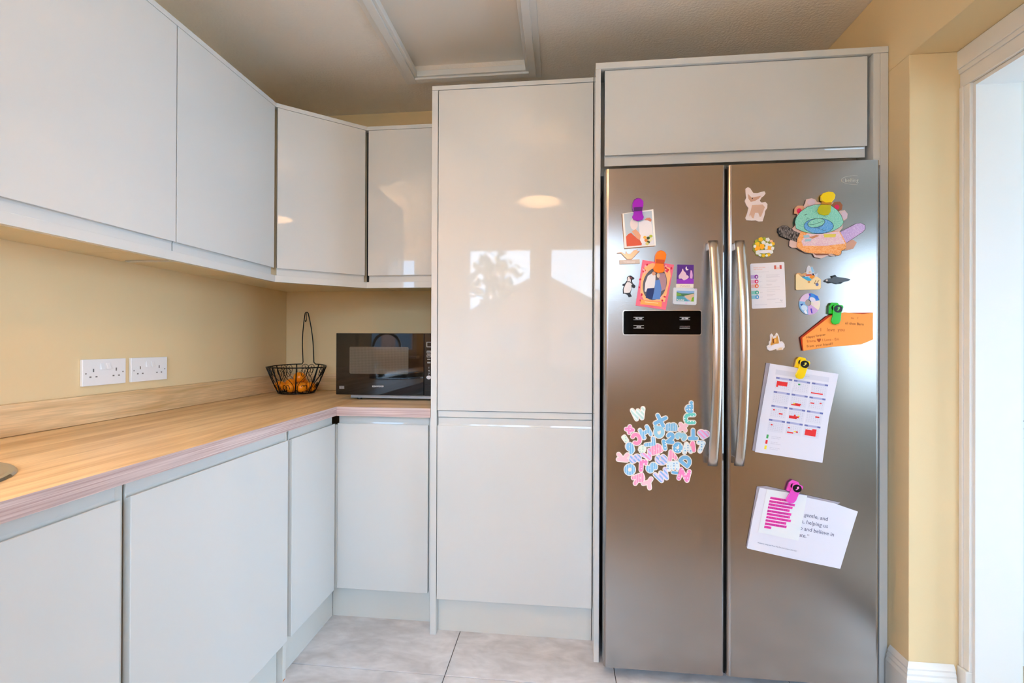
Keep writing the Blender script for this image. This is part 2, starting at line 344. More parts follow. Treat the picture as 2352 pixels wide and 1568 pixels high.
# worktop
WX, WY = .618, -.642
wt = thing('worktop', (.3, -.3, .873), 'L-shaped light oak laminate worktop with a pale pinkish front edge', 'worktop')
sy0, sy1, sx0, sx1 = -2.37, -1.70, .165, .445
q = bx(0.001, WX-.0018, sy1, -.001, .8735, .91).box(.001, WX-.0018, -3.3, sy0, .8735, .91).box(.001, sx0, sy0, sy1, .8735, .91).box(sx1, WX-.0018, sy0, sy1, .8735, .91)
obj('left_slab', q, oak_y, wt)
obj('back_slab', bx(WX-.0015, 1.0145, WY+.0018, -.001, .8735, .91), oak_x, wt)
obj('front_edging', bx(WX-.0017, WX, -3.3, WY, .873, .9105), edge_y, wt, .0008)
obj('front_edging', bx(WX-.0015, 1.0145, WY, WY+.0017, .873, .9105), edge_x, wt, .0008)
up = thing('upstand', (.01, -.5, .9105), 'oak laminate upstand strip running along the walls above the worktop', 'upstand')
obj('left_strip', bx(.001, .019, -2.029, -.001, .911, 1.0), oak_y, up, .001)
obj('back_strip', bx(.0195, 1.0145, -.019, -.001, .911, 1.0), oak_x, up, .001)

# tall larder unit
t = thing('larder_cabinet', (1.34, -.3, 0), 'tall glossy light grey larder cabinet with two doors, left of the fridge', 'cabinet')
obj('side_panel', bx(1.0155, 1.04, -.64, -.002, 0, 2.1955), cab_m, t, .001)
obj('top_board', bx(1.0155, 1.6605, -.64, -.002, 2.1965, 2.2134), cab_m, t, .001)
obj('body', bx(1.041, 1.6605, -.618, -.003, .14, 2.195), carc_m, t)
obj('upper_door', bx(1.0425, 1.6595, -.639, -.620, .903, 2.1945), cab_m, t, .0015)
obj('handle_rail', bx(1.044, 1.6595, -.632, -.619, .876, .9005), cab_m, t, .0008)
obj('lower_door', jdoor_y(-.639, 1.0425, 1.6595, .143, .873, lip=.031), cab_m, t, .0012)
obj('plinth', bx(1.0405, 1.6605, -.607, -.59, 0, .139), plinth_m, t, .0005)

# fridge housing
GY = -.823
HY = -.733
t = thing('fridge_housing', (2.16, -.36, 0), 'light grey surround built over and beside the steel fridge', 'cabinet')
obj('side_panel', bx(1.662, 1.681, HY, -.002, 0, 2.1905), cab_m, t, .001)
obj('side_panel', bx(2.6175, 2.64, HY, -.002, 1.80, 2.1905), cab_m, t, .001)
obj('side_panel', bx(2.6405, 2.6665, HY, -.002, 0, 2.1905), cab_m, t, .001)
obj('top_board', bx(1.662, 2.6665, HY, -.002, 2.1915, 2.2136), cab_m, t, .001)
obj('body', bx(1.6815, 2.617, -.64, -.003, 1.826, 2.190), carc_m, t)
obj('lift_up_door', jdoor_y(-.722, 1.6965, 2.6055, 1.838, 2.189, lip=.036, top=False), cab_m, t, .0012)

# wall units
UX, UY, U0, U1 = .344, -.391, -.638, .635
ZU0, ZU1 = 1.458, 2.163
def udoor_line(p, q_, z0, z1, th=.019, lip=.030):
    """door whose face runs from p to q_ (xy); grip scoop on the lower edge"""
    p = Vector(p); q_ = Vector(q_); d = (q_-p).normalized(); nrm = Vector((d.y, -d.x))   # points into the room
    pr = [(-th, z1), (0, z1), (0, z0+lip), (-.003, z0+lip-.001), (-.012, z0+lip+.004), (-.014, z0+lip-.006), (-.013, z0), (-th, z0)]
    return MB().prism([(p.x+nrm.x*o, p.y+nrm.y*o, z) for o, z in pr], [(q_.x+nrm.x*o, q_.y+nrm.y*o, z) for o, z in pr])
def wall_left(y0, y1, label):
    t = thing('wall_cabinet', (.17, (y0+y1)/2, ZU0), label, 'cabinet', 'wall cabinets above the worktop')
    obj('body', bx(.001, UX-.0205, y0+.0005, y1-.0005, ZU0, ZU1), carcu_m, t)
    obj('door', udoor_line((UX, y0+.0012), (UX, y1-.0012), ZU0-.001, ZU1-.001), cab_m, t, .0012)
wall_left(-1.745, -1.146, 'leftmost light grey wall cabinet, largest of the row and cut by the photo edge')
wall_left(-1.145, -.645, 'second light grey wall cabinet from the left, above the sockets')
t = thing('corner_wall_cabinet', (.25, -.25, ZU0), 'diagonal corner wall cabinet between the left and back walls', 'cabinet', 'wall cabinets above the worktop')
pa, pb = (UX, U0), (U1, UY)
inn = [(.001, -.001), (.001, U0-.003), (UX-.05, U0-.003), (U1-.008, UY+.05), (U1-.008, -.001)]
obj('body', MB().prism([(x, y, ZU0) for x, y in inn], [(x, y, ZU1) for x, y in inn]), carcu_m, t)
dv = (Vector(pb)-Vector(pa)).normalized()
for sx_, sy_ in ((U1, UY+.018),): obj('seam_shadow', bx(sx_-.006, sx_+.007, sy_, sy_+.004, ZU0, ZU1-.002), dark_m, t)  # dark strip stands in for the shadow between the two doors
obj('door', udoor_line(Vector(pa)+dv*.006, Vector(pb)-dv*.007, ZU0-.001, ZU1-.001), cab_m, t, .0012)
t = thing('wall_cabinet', (.82, -.2, ZU0), 'light grey wall cabinet above the microwave, beside the larder cabinet', 'cabinet', 'wall cabinets above the worktop')
obj('body', bx(U1+.001, 1.0135, UY+.0205, -.001, ZU0, ZU1), carcu_m, t)
obj('door', udoor_line((U1+.007, UY), (1.0135, UY), ZU0-.001, ZU1-.001), cab_m, t, .0012)
def rail(name, z0, z1, setb, label, cat, depth=.02):
    t = thing(name, (.4, -.6, z0), label, cat)
    line = [Vector((UX-setb, -1.745)), Vector((UX-setb, U0+.0)), Vector((U1, UY+setb)), Vector((1.0135, UY+setb))]
    def off(k, d):
        ns = []
        if k > 0: e = (line[k]-line[k-1]).normalized(); ns.append(Vector((-e.y, e.x)))
        if k < 3: e = (line[k+1]-line[k]).normalized(); ns.append(Vector((-e.y, e.x)))
        n_ = ns[0] if len(ns) == 1 else (ns[0]+ns[1])/(1+ns[0].dot(ns[1]))
        return line[k]+n_*d
    for k in range(3):
        a, b_, c_, d_ = off(k, 0), off(k+1, 0), off(k+1, depth), off(k, depth)
        obj('board', MB().prism([(p.x, p.y, z0) for p in (a, b_, c_, d_)], [(p.x, p.y, z1) for p in (a, b_, c_, d_)]), cab_m, t, .0008)
rail('cornice', ZU1+.0005, ZU1+.018, 0, 'narrow light grey cornice board along the tops of the wall cabinets', 'cornice', .2)
rail('pelmet', 1.4286, ZU0-.0015, .001, 'light grey pelmet strip under the wall cabinets', 'pelmet')
obj('cable_cover', bx(.03, .30, -1.01, -.995, 1.4525, 1.4575), carc_m, None, label='slim cable cover strip under the second wall cabinet', cat='trim')
obj('cable_grommet', MB().lathe([(0, 0), (.02, 0), (.02, .006), (0, .006)], (.80, -.3, 1.4515), 16), blackp_m, None, label='small black grommet under the wall cabinet above the microwave', cat='fitting')

# ------------------------------------------------------------------ sockets
def socket(y0, y1, z0, z1, label):
    t = thing('double_socket', (0, (y0+y1)/2, z0), label, 'socket', 'double sockets above the left worktop')
    obj('face_plate', bx(.0005, .0105, y0, y1, z0, z1), socket_m, t, .0015)
    W = y1-y0; H = z1-z0; hole = mat('socket_slot', (128, 122, 118), .7)
    for k, s in enumerate((-1, 1)):
        c = (y0+y1)/2 + s*.004
        sw = MB().prism([(.0105, c+s*.0, z0+H*.60), (.0105, c+s*.0135, z0+H*.60), (.0105, c+s*.012, z0+H*.84), (.0105, c+s*.0, z0+H*.84)],
                        [(.0175, c+s*.0, z0+H*.60), (.0165, c+s*.0135, z0+H*.60), (.0118, c+s*.012, z0+H*.84), (.0118, c+s*.0, z0+H*.84)])
        obj('rocker_switch', sw, socket_m, t, .0006)
        cc = (y0+y1)/2 + s*W*.262
        hs = MB()
        hs.box(.0104, .0108, cc-.0022, cc+.0022, z0+H*.52, z0+H*.64)
        for e in (-1, 1): hs.box(.0104, .0108, cc+e*.010-.0032, cc+e*.010+.0032, z0+H*.31, z0+H*.36)
        obj('pin_slots', hs, hole, t)
        obj('fixing_screw', MB().tube([(.0104, (y0+y1)/2+s*W*.425, z0+H*.47), (.0108, (y0+y1)/2+s*W*.425, z0+H*.47)], .0024, 10), hole, t)
socket(-1.137, -.986, 1.030, 1.117, 'left of the two white double sockets on the left wall')
socket(-.966, -.812, 1.030, 1.117, 'right of the two white double sockets on the left wall, nearer the fruit basket')

# ------------------------------------------------------------------ sink, tap, bowl
def rrect(x0, x1, y0, y1, r, n=6):
    out = []
    for (cx_, cy_, a0) in ((x1-r, y1-r, 0), (x0+r, y1-r, 90), (x0+r, y0+r, 180), (x1-r, y0+r, 270)):
        for k in range(n+1): a = R(a0+90*k/n); out.append((cx_+r*math.cos(a), cy_+r*math.sin(a)))
    return out
t = thing('sink', (.3, -2.0, .91), 'round-cornered stainless steel inset sink at the left edge of the worktop', 'sink')
o_ = rrect(.095, .507, -2.45, -1.59, .205, 12); i_ = rrect(.172, .438, -2.362, -1.708, .10, 12); lo = rrect(.19, .42, -2.34, -1.73, .08, 12)
n_ = len(o_); q = MB()
rings = [[(x, y, .9105) for x, y in o_], [(x, y, .9150) for x, y in rrect(.099, .503, -2.446, -1.594, .201, 12)], [(x, y, .9150) for x, y in rrect(.108, .494, -2.437, -1.603, .192, 12)], [(x, y, .9120) for x, y in rrect(.118, .484, -2.427, -1.613, .182, 12)], [(x, y, .9115) for x, y in i_], [(x, y, .90) for x, y in rrect(.175, .435, -2.358, -1.712, .098, 12)], [(x, y, .80) for x, y in lo]]
vs = [v for r_ in rings for v in r_]; fs = []
for k in range(len(rings)-1):
    for i in range(n_): fs.append((k*n_+i, k*n_+(i+1) % n_, (k+1)*n_+(i+1) % n_, (k+1)*n_+i))
fs.append(tuple((len(rings)-1)*n_+i for i in range(n_)))
obj('bowl', q.add(vs, fs), sinks_m, t, smooth=False)
obj('drain', MB().lathe([(0, .003), (.035, .003), (.038, 0)], (.31, -2.03, .801), 20), chrome_m, t)
tx, ty = .138, -1.728
t = thing('mixer_tap', (tx, ty, .913), 'chrome swan-neck mixer tap standing at the sink', 'tap')
obj('base', MB().lathe([(0, 0), (.027, 0), (.027, .02), (.019, .03), (.021, .09), (.014, .11), (0, .11)], (tx, ty, .913), 20), chrome_m, t, smooth=True)
sp = [(tx, ty, 1.02), (tx, ty, 1.14)] + [(tx+.105-.105*math.cos(R(a)), ty, 1.14+.105*math.sin(R(a))) for a in range(15, 181, 15)] + [(tx+.21, ty, 1.10)]
obj('spout', MB().tube(sp, .0105, 12), chrome_m, t, smooth=True)
for s in (-1, 1): obj('lever', MB().tube([(tx, ty+s*.02, .965), (tx, ty+s*.05, .972), (tx+.0, ty+s*.062, 1.03)], .006, 8), chrome_m, t, smooth=True)
t = thing('soap_dish', (.112, -1.955, .9145), 'small yellow dish beside the sink holding a bar', 'dish')
obj('bowl', MB().lathe([(0, 0), (.024, 0), (.038, .036), (.043, .04), (.034, .042), (0, .05)], (.112, -1.955, .9146), 16), mat('yellow_ceramic', (214, 190, 90), .3), t, smooth=True)

# ------------------------------------------------------------------ microwave
MY = -.42
mw = thing('microwave', (.75, -.24, .91), 'black microwave oven with a glass door on the back worktop', 'microwave')
ml = at(771, 800, y=MY).x; mz1 = at(800, 765, y=MY).z; mz0 = at(800, 906, y=MY).z; ms = at(974, 800, y=MY).x; mr = 1.0
obj('casing', bx(ml+.012, mr-.002, MY+.021, -.05, mz0+.008, mz1-.006), blackp_m, mw, .004)
def curved_front(x0, x1, z0, z1, bow, y, d, n=10):
    """front slab whose left edge is softly rounded"""
    a = []; 
    pts = [(x0+.006*(1-math.cos(R(k*9)))*1.0, y+bow*(1-math.sin(R(k*9)))) for k in range(0, 11)]
    prof = [(x0, y+d)] + pts + [(x1, y), (x1, y+d)]
    return MB().prism([(x, yy, z0) for x, yy in prof], [(x, yy, z1) for x, yy in prof])
obj('door', curved_front(ml, ms-.001, mz0, mz1, .008, MY, .02), blackg_m, mw, .0012)
wp = lambda px, py, o=.0: at(px, py, y=MY-o)
a = wp(803, 796); b2 = wp(938, 859)
rr = rrect(a.x, b2.x, b2.z, a.z, .006, 4)
mesh_m = mat('perforated_window_screen', rough=.05, spec=.6)
n, l, b = nodes(mesh_m); tcn = n.new('ShaderNodeTexCoord'); vo = n.new('ShaderNodeTexVoronoi'); vo.inputs['Scale'].default_value = 420; vo.inputs['Randomness'].default_value = 0
rp = n.new('ShaderNodeValToRGB'); rp.color_ramp.elements[0].position = .35; rp.color_ramp.elements[0].color = lin((40, 38, 34)); rp.color_ramp.elements[1].position = .5; rp.color_ramp.elements[1].color = lin((112, 108, 98))
l.new(tcn.outputs['Object'], vo.inputs['Vector']); l.new(vo.outputs['Distance'], rp.inputs['Fac']); l.new(rp.outputs['Color'], b.inputs['Base Color'])
obj('window', MB().prism([(x, MY-.0006, z) for x, z in rr], [(x, MY, z) for x, z in rr]), mesh_m, mw)
obj('control_panel', bx(ms+.001, mr, MY, MY+.02, mz0, mz1), mat('panel_black', (26, 26, 28), .12), mw, .0012)
silver = mat('silver_print', (205, 205, 205), .5); grey = mat('grey_print', (150, 150, 152), .5)
def front_text(name, s, px, py, hpx, m, parent, plane_y, align='LEFT', rot=0, shear=0, bold=0, space=1, off=.0004):
    v, f = text_pts(s, align, shear, bold, space); k = hpx/.72; c, sn = math.cos(R(rot)), math.sin(R(rot))
    q = MB(); q.v = [tuple(at(px+k*(x*c+y*sn), py+k*(x*sn-y*c), y=plane_y-off)) for x, y in v]; q.f = f
    return obj(name, q, m, parent)
front_text('brand_text', 'KENWOOD', 868, 888.5, 3.6, silver, mw, MY, 'CENTER', bold=.03)
q = MB()
def ring(q, px0, py0, px1, py1, t_, y, o=.0004, r=None):
    for (a0, b0, a1, b1) in ((px0, py0, px1, py0+t_), (px0, py1-t_, px1, py1), (px0, py0+t_, px0+t_, py1-t_), (px1-t_, py0+t_, px1, py1-t_)):
        P_ = [at(a0, b0, y=y-o), at(a1, b0, y=y-o), at(a1, b1, y=y-o), at(a0, b1, y=y-o)]
        q.prism([tuple(p) for p in P_], [(p.x, y, p.z) for p in P_])
def quad(q, px0, py0, px1, py1, y, o=.0004):
    P_ = [at(px0, py0, y=y-o), at(px1, py0, y=y-o), at(px1, py1, y=y-o), at(px0, py1, y=y-o)]
    q.prism([tuple(p) for p in P_], [(p.x, y, p.z) for p in P_])
for k in range(5): quad(q, 780.2+k*2, 887, 781.4+k*2, 891.5, MY)
ring(q, 779.5, 886, 790.5, 892.5, .6, MY, .0003)
obj('rating_mark', q, grey, mw)
q = MB(); ring(q, 980, 785, 1003, 797, 1.0, MY); obj('display_frame', q, silver, mw)
q = MB()
for (y0, y1) in ((805.5, 811), (814, 820)):
    ring(q, 980.5, y0, 990, y1, .7, MY); ring(q, 991.5, y0, 1001, y1, .7, MY); quad(q, 983, (y0+y1)/2-.6, 987.5, (y0+y1)/2+.6, MY)
for (y0, y1) in ((824, 825.4), (831, 832), (833, 834)): quad(q, 981.5, y0, 989, y1, MY)
obj('button_print', q, silver, mw)
for s, yy in (('1', 846), ('4', 853), ('7', 860)): front_text('number_print', s, 985.2, yy, 4, silver, mw, MY, 'CENTER', bold=.02)
c0 = wp(985, 866.5); q = MB(); el = [(c0.x+.011*math.cos(R(a_)), c0.z+.0085*math.sin(R(a_))) for a_ in range(0, 360, 20)]
q.prism([(x, MY-.002, z) for x, z in el], [(x, MY, z) for x, z in el]); obj('start_button', q, mat('silver_button', (190, 190, 190), .35, metal=.5), mw)
q = MB(); quad(q, 976.5, 883.5, 1003, 884.3, MY); quad(q, 976.5, 897.5, 1003, 898.3, MY); obj('push_latch', q, dark_m, mw)
q = MB(); zf = mz0
q.box(ml+.06, mr-.01, MY+.03, MY+.05, .918, mz0+.008)
obj('base_rail', q, mat('galvanised', (160, 160, 160), .4, metal=.7), mw)
for (fx, fy) in ((ml+.09, -.36), (.96, -.36), (ml+.09, -.1), (.96, -.1)):
    obj('foot', MB().lathe([(0, 0), (.012, 0), (.012, .03), (0, .03)], (fx, fy, .9105), 12), blackp_m, mw)

# ------------------------------------------------------------------ fruit basket
bc = at(677, 902.5, z=.912); bc = Vector((bc.x+.002, bc.y+.012, .912))
bk = thing('fruit_basket', (bc.x, bc.y, .91), 'black wire fruit basket with scrollwork sides and a tall hanging hook', 'basket')
RX, RY, RB, HZ = .150, .118, .088, .132
def bsurf(ang, v):
    """ang from the front (deg), v 0 bottom..1 rim"""
    a = R(ang); e = v**.9
    rx = RB+(RX-RB)*e; ry = RB*.92+(RY-RB*.92)*e
    lift = .010*max(0, -math.cos(a))*v
    return (bc.x+rx*math.sin(a), bc.y-ry*math.cos(a), bc.z+.003+HZ*v+lift)
hb = 14
rim = [bsurf(a_, 1) for a_ in range(180+hb, 540-hb+1, 6)]
hx = .031; top = .30
hbk = [bsurf(180-hb, 1), bsurf(180+hb, 1)]
def hpath(s):
    x0, y0, z0 = bsurf(180-s*hb, 1)
    out = []
    for k in range(0, 13):
        u = k/12; hw = hx*(1-.72*max(0, (u-.3)/.7)**1.8)
        out.append((bc.x+s*hw, y0-.02*u, z0+.01+(top-.12)*u*1.47*(1 if u < 1 else 1)))
    return out
hl = hpath(-1); hr = hpath(1); tz = hl[-1][2]
full = rim + hr + [(bc.x+.004, hl[-1][1], tz+.006), (bc.x-.004, hl[-1][1], tz+.006)] + hl[::-1]
# rim starts on the left of the handle (ang 194) and runs round the front to ang 526
obj('rim_and_handle', MB().tube(full, .0027, 8, closed=True), wire_m, bk, smooth=True)
obj('hook', MB().tube([(bc.x, hl[-1][1], tz+.004), (bc.x+.001, hl[-1][1]-.003, tz-.01), (bc.x+.001, hl[-1][1]-.004, tz-.026), (bc.x, hl[-1][1]-.005, tz-.038), (bc.x, hl[-1][1]-.010, tz-.045), (bc.x, hl[-1][1]-.016, tz-.040)], [.0014, .0014, .0016, .0026, .0028, .0018], 8), wire_m, bk, smooth=True)
obj('base_ring', MB().tube([bsurf(a_, 0) for a_ in range(0, 360, 10)], .0032, 8, closed=True), wire_m, bk, smooth=True)
q = MB()
for a_ in (0, 60, 120): q.tube([bsurf(a_, 0.0), bsurf(a_+180, 0.0)], .0016, 6)
obj('base_wires', q, wire_m, bk)
ribs = [25, 68, 112, 155, 205, 248, 292, 335]
for a_ in ribs:
    obj('rib', MB().tube([bsurf(a_, v) for v in (0, .25, .5, .75, 1)], .0029, 8), wire_m, bk, smooth=True)
S_ = [(1030,1040),(1060,960),(1120,930),(1200,970),(1220,1050),(1180,1130),(1080,1160),(950,1150),(870,1060),(870,950),(980,840),(1120,740),(1210,620),(1180,520),(1080,480),(980,510),(950,590),(1000,680),(1070,690),(1105,610),(1060,520)]
def smooth_path(P, n=3):
    out = []
    for i in range(len(P)-1):
        p0 = P[max(i-1, 0)]; p1 = P[i]; p2 = P[i+1]; p3 = P[min(i+2, len(P)-1)]
        for k in range(n):
            t_ = k/n; out.append(tuple(.5*((2*b_)+(-a_+c_)*t_+(2*a_-5*b_+4*c_-d_)*t_*t_+(-a_+3*b_-3*c_+d_)*t_**3) for a_, b_, c_, d_ in zip(p0, p1, p2, p3)))
    out.append(P[-1]); return out
S2 = smooth_path(S_)
for i in range(8):
    a0, a1 = ribs[i-1]-(360 if i == 0 else 0), ribs[i]
    mid, hw = (a0+a1)/2, (a1-a0)/2
    if i in (4,): pass
    for s in (-1, 1):
        obj('scroll', MB().tube([bsurf(mid+s*(x-1195)/430*hw*1.0, min(1, max(.02, (1165-y)/690))) for x, y in S2], .0014, 5), wire_m, bk)
def fruit(px, py, d, r=.029, label=''):
    p = at(px, py, y=bc.y+d)
    z = max(p.z, .9185+r*.9)
    t = thing('clementine', (p.x, p.y, z-r*.9), label, 'fruit', 'clementines in the wire basket')
    prof = [(0, -r*.86)] + [(r*math.sin(R(a_)), -r*.9*math.cos(R(a_))) for a_ in range(15, 166, 15)] + [(0, r*.84)]
    obj('peel', MB().lathe(prof, (p.x, p.y, z), 24), fruit_m, t, smooth=True)
    obj('stalk', MB().lathe([(0, .003), (.0025, .002), (.003, 0)], (p.x, p.y, z+r*.84), 8), leaf_m, t)
fruit(643, 886, -.010, .029, 'clementine at the left side of the basket')
fruit(667, 889, -.048, .0285, 'clementine at the front of the basket, left of centre')
fruit(692.5, 889, -.048, .0285, 'clementine at the front of the basket, right of centre')
fruit(713, 888, .003, .028, 'clementine at the right side of the basket')
fruit(688, 866, -.006, .0305, 'clementine resting on top of the pile in the basket')
fruit(668, 880, .045, .028, 'clementine at the back of the basket, behind the front pair')
fruit(696, 880, .048, .028, 'clementine at the back right of the basket, under the top one')

# ------------------------------------------------------------------ refrigerator
fr_ = thing('refrigerator', (2.13, -.4, 0), 'tall brushed steel side-by-side fridge freezer covered in magnets', 'refrigerator')
fx0, fxm0, fxm1, fx1 = 1.690, 2.0945, 2.1025, 2.585
obj('cabinet_body', bx(fx0+.006, fx1-.004, -.755, -.03, .03, 1.77), bodyg_m, fr_, .004)
obj('base_grille', bx(fx0+.02, fx1-.02, -.745, -.70, .004, .03), blackp_m, fr_)
def rdoor(x0, x1, z0=.046, z1=1.786, r=.012):
    pr = [(x0, -.757), (x0, GY+r)] + [(x0+r-r*math.cos(R(a_)), GY+r-r*math.sin(R(a_))) for a_ in (22, 45, 67, 90)] + [(x1-r+r*math.sin(R(a_)), GY+r-r*math.cos(R(a_))) for a_ in (0, 22, 45, 67, 90)] + [(x1, -.757)]
    return MB().prism([(x, y, z0) for x, y in pr], [(x, y, z1) for x, y in pr])
dl = obj('freezer_door', rdoor(fx0, fxm0), steel_m, fr_); dr = obj('fridge_door', rdoor(fxm1, fx1), steel_m, fr_)
obj('door_seal', bx(fx0+.012, fx1-.012, -.7568, -.7552, .06, 1.765), blackp_m, fr_)
obj('centre_gap', bx(fxm0+.0006, fxm1-.0006, -.80, -.757, .05, 1.78), blackp_m, fr_)
obj('hinge_cover', bx(fx0+.01, fx0+.09, -.79, -.70, 1.7865, 1.80), blackp_m, fr_, .003)
def handle(px0, px1, parent):
    yy = GY-.03
    x0 = at(px0, 552, y=yy).x; x1 = at(px1, 552, y=yy).x; z1 = at(px0, 552, y=yy).z; z0 = at(px0, 1070, y=yy).z
    xc = (x0+x1)/2; wdt = (x1-x0)/2; q = MB(); n_ = 28; sg = 16; rings = []
    for i in range(n_+1):
        u = i/n_; o = .016+.048*math.sin(math.pi*u)**.8
        rings.append([(xc+wdt*math.cos(2*math.pi*k/sg), GY-o-.011*math.sin(2*math.pi*k/sg)-.006, z0+(z1-z0)*u) for k in range(sg)])
    vs = [v for r_ in rings for v in r_]; fs = [(i*sg+k, i*sg+(k+1) % sg, (i+1)*sg+(k+1) % sg, (i+1)*sg+k) for i in range(n_) for k in range(sg)]
    fs += [tuple(range(sg)), tuple(n_*sg+k for k in range(sg))[::-1]]
    h = obj('handle', q.add(vs, fs), steelh_m, parent)
    for p in h.data.polygons: p.use_smooth = len(p.vertices) == 4
    for zz in (z0, z1): obj('handle_foot', bx(xc-wdt*.7, xc+wdt*.7, GY-.02, GY-.0002, zz+(-.028 if zz == z1 else .003), zz+(-.003 if zz == z1 else .028)), steelh_m, parent, .002)
handle(1628, 1651, dl); handle(1689, 1712, dr)
# display
a = at(1432, 714, y=GY); b2 = at(1610, 768, y=GY)
rr = rrect(a.x-.003, b2.x+.003, b2.z-.003, a.z+.003, .008, 4); obj('display_surround', MB().prism([(x, GY-.0010, z) for x, z in rr], [(x, GY, z) for x, z in rr]), steelh_m, dl)
rr = rrect(a.x, b2.x, b2.z, a.z, .006, 4); obj('display_panel', MB().prism([(x, GY-.0022, z) for x, z in rr], [(x, GY-.0010, z) for x, z in rr]), mat('display_black', (4, 4, 5), .05, spec=.2), dl)
wp_ = mat('white_print', (235, 235, 238), .5); dp = mat('dim_print', (150, 140, 148), .5)
DY_ = GY-.0022
front_text('display_text', 'FRZ.TEMP', 1467, 732.6, 2.6, wp_, dl, DY_, 'CENTER', shear=.3, bold=.03)
front_text('display_text', 'MODE', 1467, 751.6, 2.6, wp_, dl, DY_, 'CENTER', shear=.3, bold=.03)
front_text('display_text', 'REF.TEMP', 1573, 732.6, 2.6, wp_, dl, DY_, 'CENTER', shear=.3, bold=.03)
front_text('display_text', 'LOCK/UNLOCK', 1573, 750.5, 2.4, dp, dl, DY_, 'CENTER', shear=.2)
front_text('display_text', 'press 3 seconds', 1573, 753.0, 1.4, dp, dl, DY_, 'CENTER')
q = MB()
for (x0, x1, yy) in ((1455, 1479, 728.3), (1455, 1479, 734.3), (1455, 1479, 747.2), (1455, 1479, 753.2), (1561, 1585, 728.3), (1561, 1585, 734.3), (1561, 1585, 753.4)): quad(q, x0, yy-.35, x1, yy+.35, DY_, .0003)
obj('display_lines', q, wp_, dl)
# embossed maker's badge
logo_m = mat('badge_print', (206, 196, 180), .5)
q = MB(); e0 = []
for a_ in range(75, 286, 6): e0.append(tuple(at(1962+30*math.cos(R(a_)), 413.5-10*math.sin(R(a_)), y=GY-.0006)))
obj('badge_outline', MB().tube(e0, .0006, 5), logo_m, dr)
front_text('badge_text', 'belling', 1940, 418, 9, logo_m, dr, GY, bold=.0)

# ------------------------------------------------------------------ flat things held on the fridge doors
def P(px, py, off=0): return at(px, py, y=GY-off)
def plate(name, pts, o0, o1, m, parent, **k):
    """flat piece with outline pts (photo pixels on the door), back at offset o0 and front at o1 from the door"""
    A = [P(x, y, o1) for x, y in pts]
    return obj(name, MB().prism([tuple(p) for p in A], [(p.x, GY-o0, p.z) for p in A]), m, parent, **k)
def ell(cx_, cy_, rx, ry, rot=0, n=20, wob=0, lob=9):
    o = []
    for k in range(n):
        a_ = 2*math.pi*k/n; f_ = 1+wob*math.cos(lob*a_); x = rx*f_*math.cos(a_); y = ry*f_*math.sin(a_)
        o.append((cx_+x*math.cos(R(rot))-y*math.sin(R(rot)), cy_+x*math.sin(R(rot))+y*math.cos(R(rot))))
    return o
def rot_pts(pts, cx_, cy_, ang, s=1):
    c, sn = math.cos(R(ang)), math.sin(R(ang)); return [(cx_+s*(x*c-y*sn), cy_+s*(x*sn+y*c)) for x, y in pts]
def C_(name, rgb, rough=.45): return mat(name, rgb, rough)
def mag(name, px, py, label, cat, group=None):
    p = P(px, py); return thing(name, (p.x, GY, p.z), label, cat, group)
def Z(x0, y0, s): return lambda pts: [(x0+x/s, y0+y/s) for x, y in pts]   # zoomed coordinates -> photo

# --- magnetic clips
def clip_plain(px, py, col, dark, label, ang=0, s=1):
    t = mag('magnetic_clip', px, py, label, 'clip', 'coloured magnetic clips on the fridge')
    m1 = C_('clip_'+col[0], col[1], .25); m2 = C_('clip_dark_'+col[0], dark, .35)
    up_ = [(-12, -4), (-12, -14), (-8, -22), (0, -26), (8, -25), (13, -19), (13, -10), (10, 3), (-9, 4)]
    lo_ = [(-9, 2), (10, 1), (11, 10), (14, 17), (11, 23), (0, 26), (-10, 23), (-13, 17), (-10, 10)]
    plate('back_jaw', rot_pts([(x*.92, y) for x, y in up_], px-1.5, py-1, ang, s), 0, .006, m2, t, bevel=.001)
    plate('front_jaw', rot_pts(up_, px, py, ang, s), .0065, .012, m1, t, bevel=.0015)
    plate('hinge_band', rot_pts([(-9.5, -5), (10.5, -6), (10, 3), (-9, 4)], px, py, ang, s), .0121, .0135, m2, t)
    plate('lower_jaw', rot_pts(lo_, px, py, ang, s), .0066, .0115, m1, t, bevel=.0015)
    return t
def clip_disc(px, py, col, dark, label, ang=0, s=1, mark=True):
    t = mag('magnetic_clip', px, py, label, 'clip', 'coloured magnetic clips on the fridge')
    m1 = C_('clip_'+col[0], col[1], .25); m2 = C_('clip_dark_'+col[0], dark, .35)
    bj = [(-17, 0), (-17, -18), (-12, -26), (2, -26), (9, -18), (6, 0)]
    fj = [(-7, -10), (-8, -18), (-4, -22), (14, -21), (16, -17), (12, -4), (11, 14), (8, 21), (0, 24), (-7, 23), (-11, 17), (-8, 4)]
    plate('back_jaw', rot_pts([(x-1.5, y+1) for x, y in bj], px, py, ang, s), 0, .005, m2, t, bevel=.001)
    plate('back_jaw', rot_pts(bj, px, py, ang, s), .0052, .010, m1, t, bevel=.0012)
    plate('spring_eye', rot_pts(ell(-6, -14, 6, 6), px, py, ang, s), .0101, .0106, C_('clip_disc_black', (10, 9, 9), .3), t)
    plate('front_jaw', rot_pts(fj, px, py, ang, s), .0112, .0155, m1, t, bevel=.0014)
    plate('black_disc', rot_pts(ell(4, -12, 10, 8.5), px, py, ang, s), .0156, .0165, C_('clip_disc_black', (10, 9, 9), .3), t)
    plate('disc_mark', rot_pts([(2, -15), (6, -17), (8, -14), (4, -8), (1, -8), (4, -12)], px, py, ang, s), .0166, .0169, C_('disc_mark_'+col[0], tuple(min(255, int(c*.6+90)) for c in col[1]), .3), t)
    return t

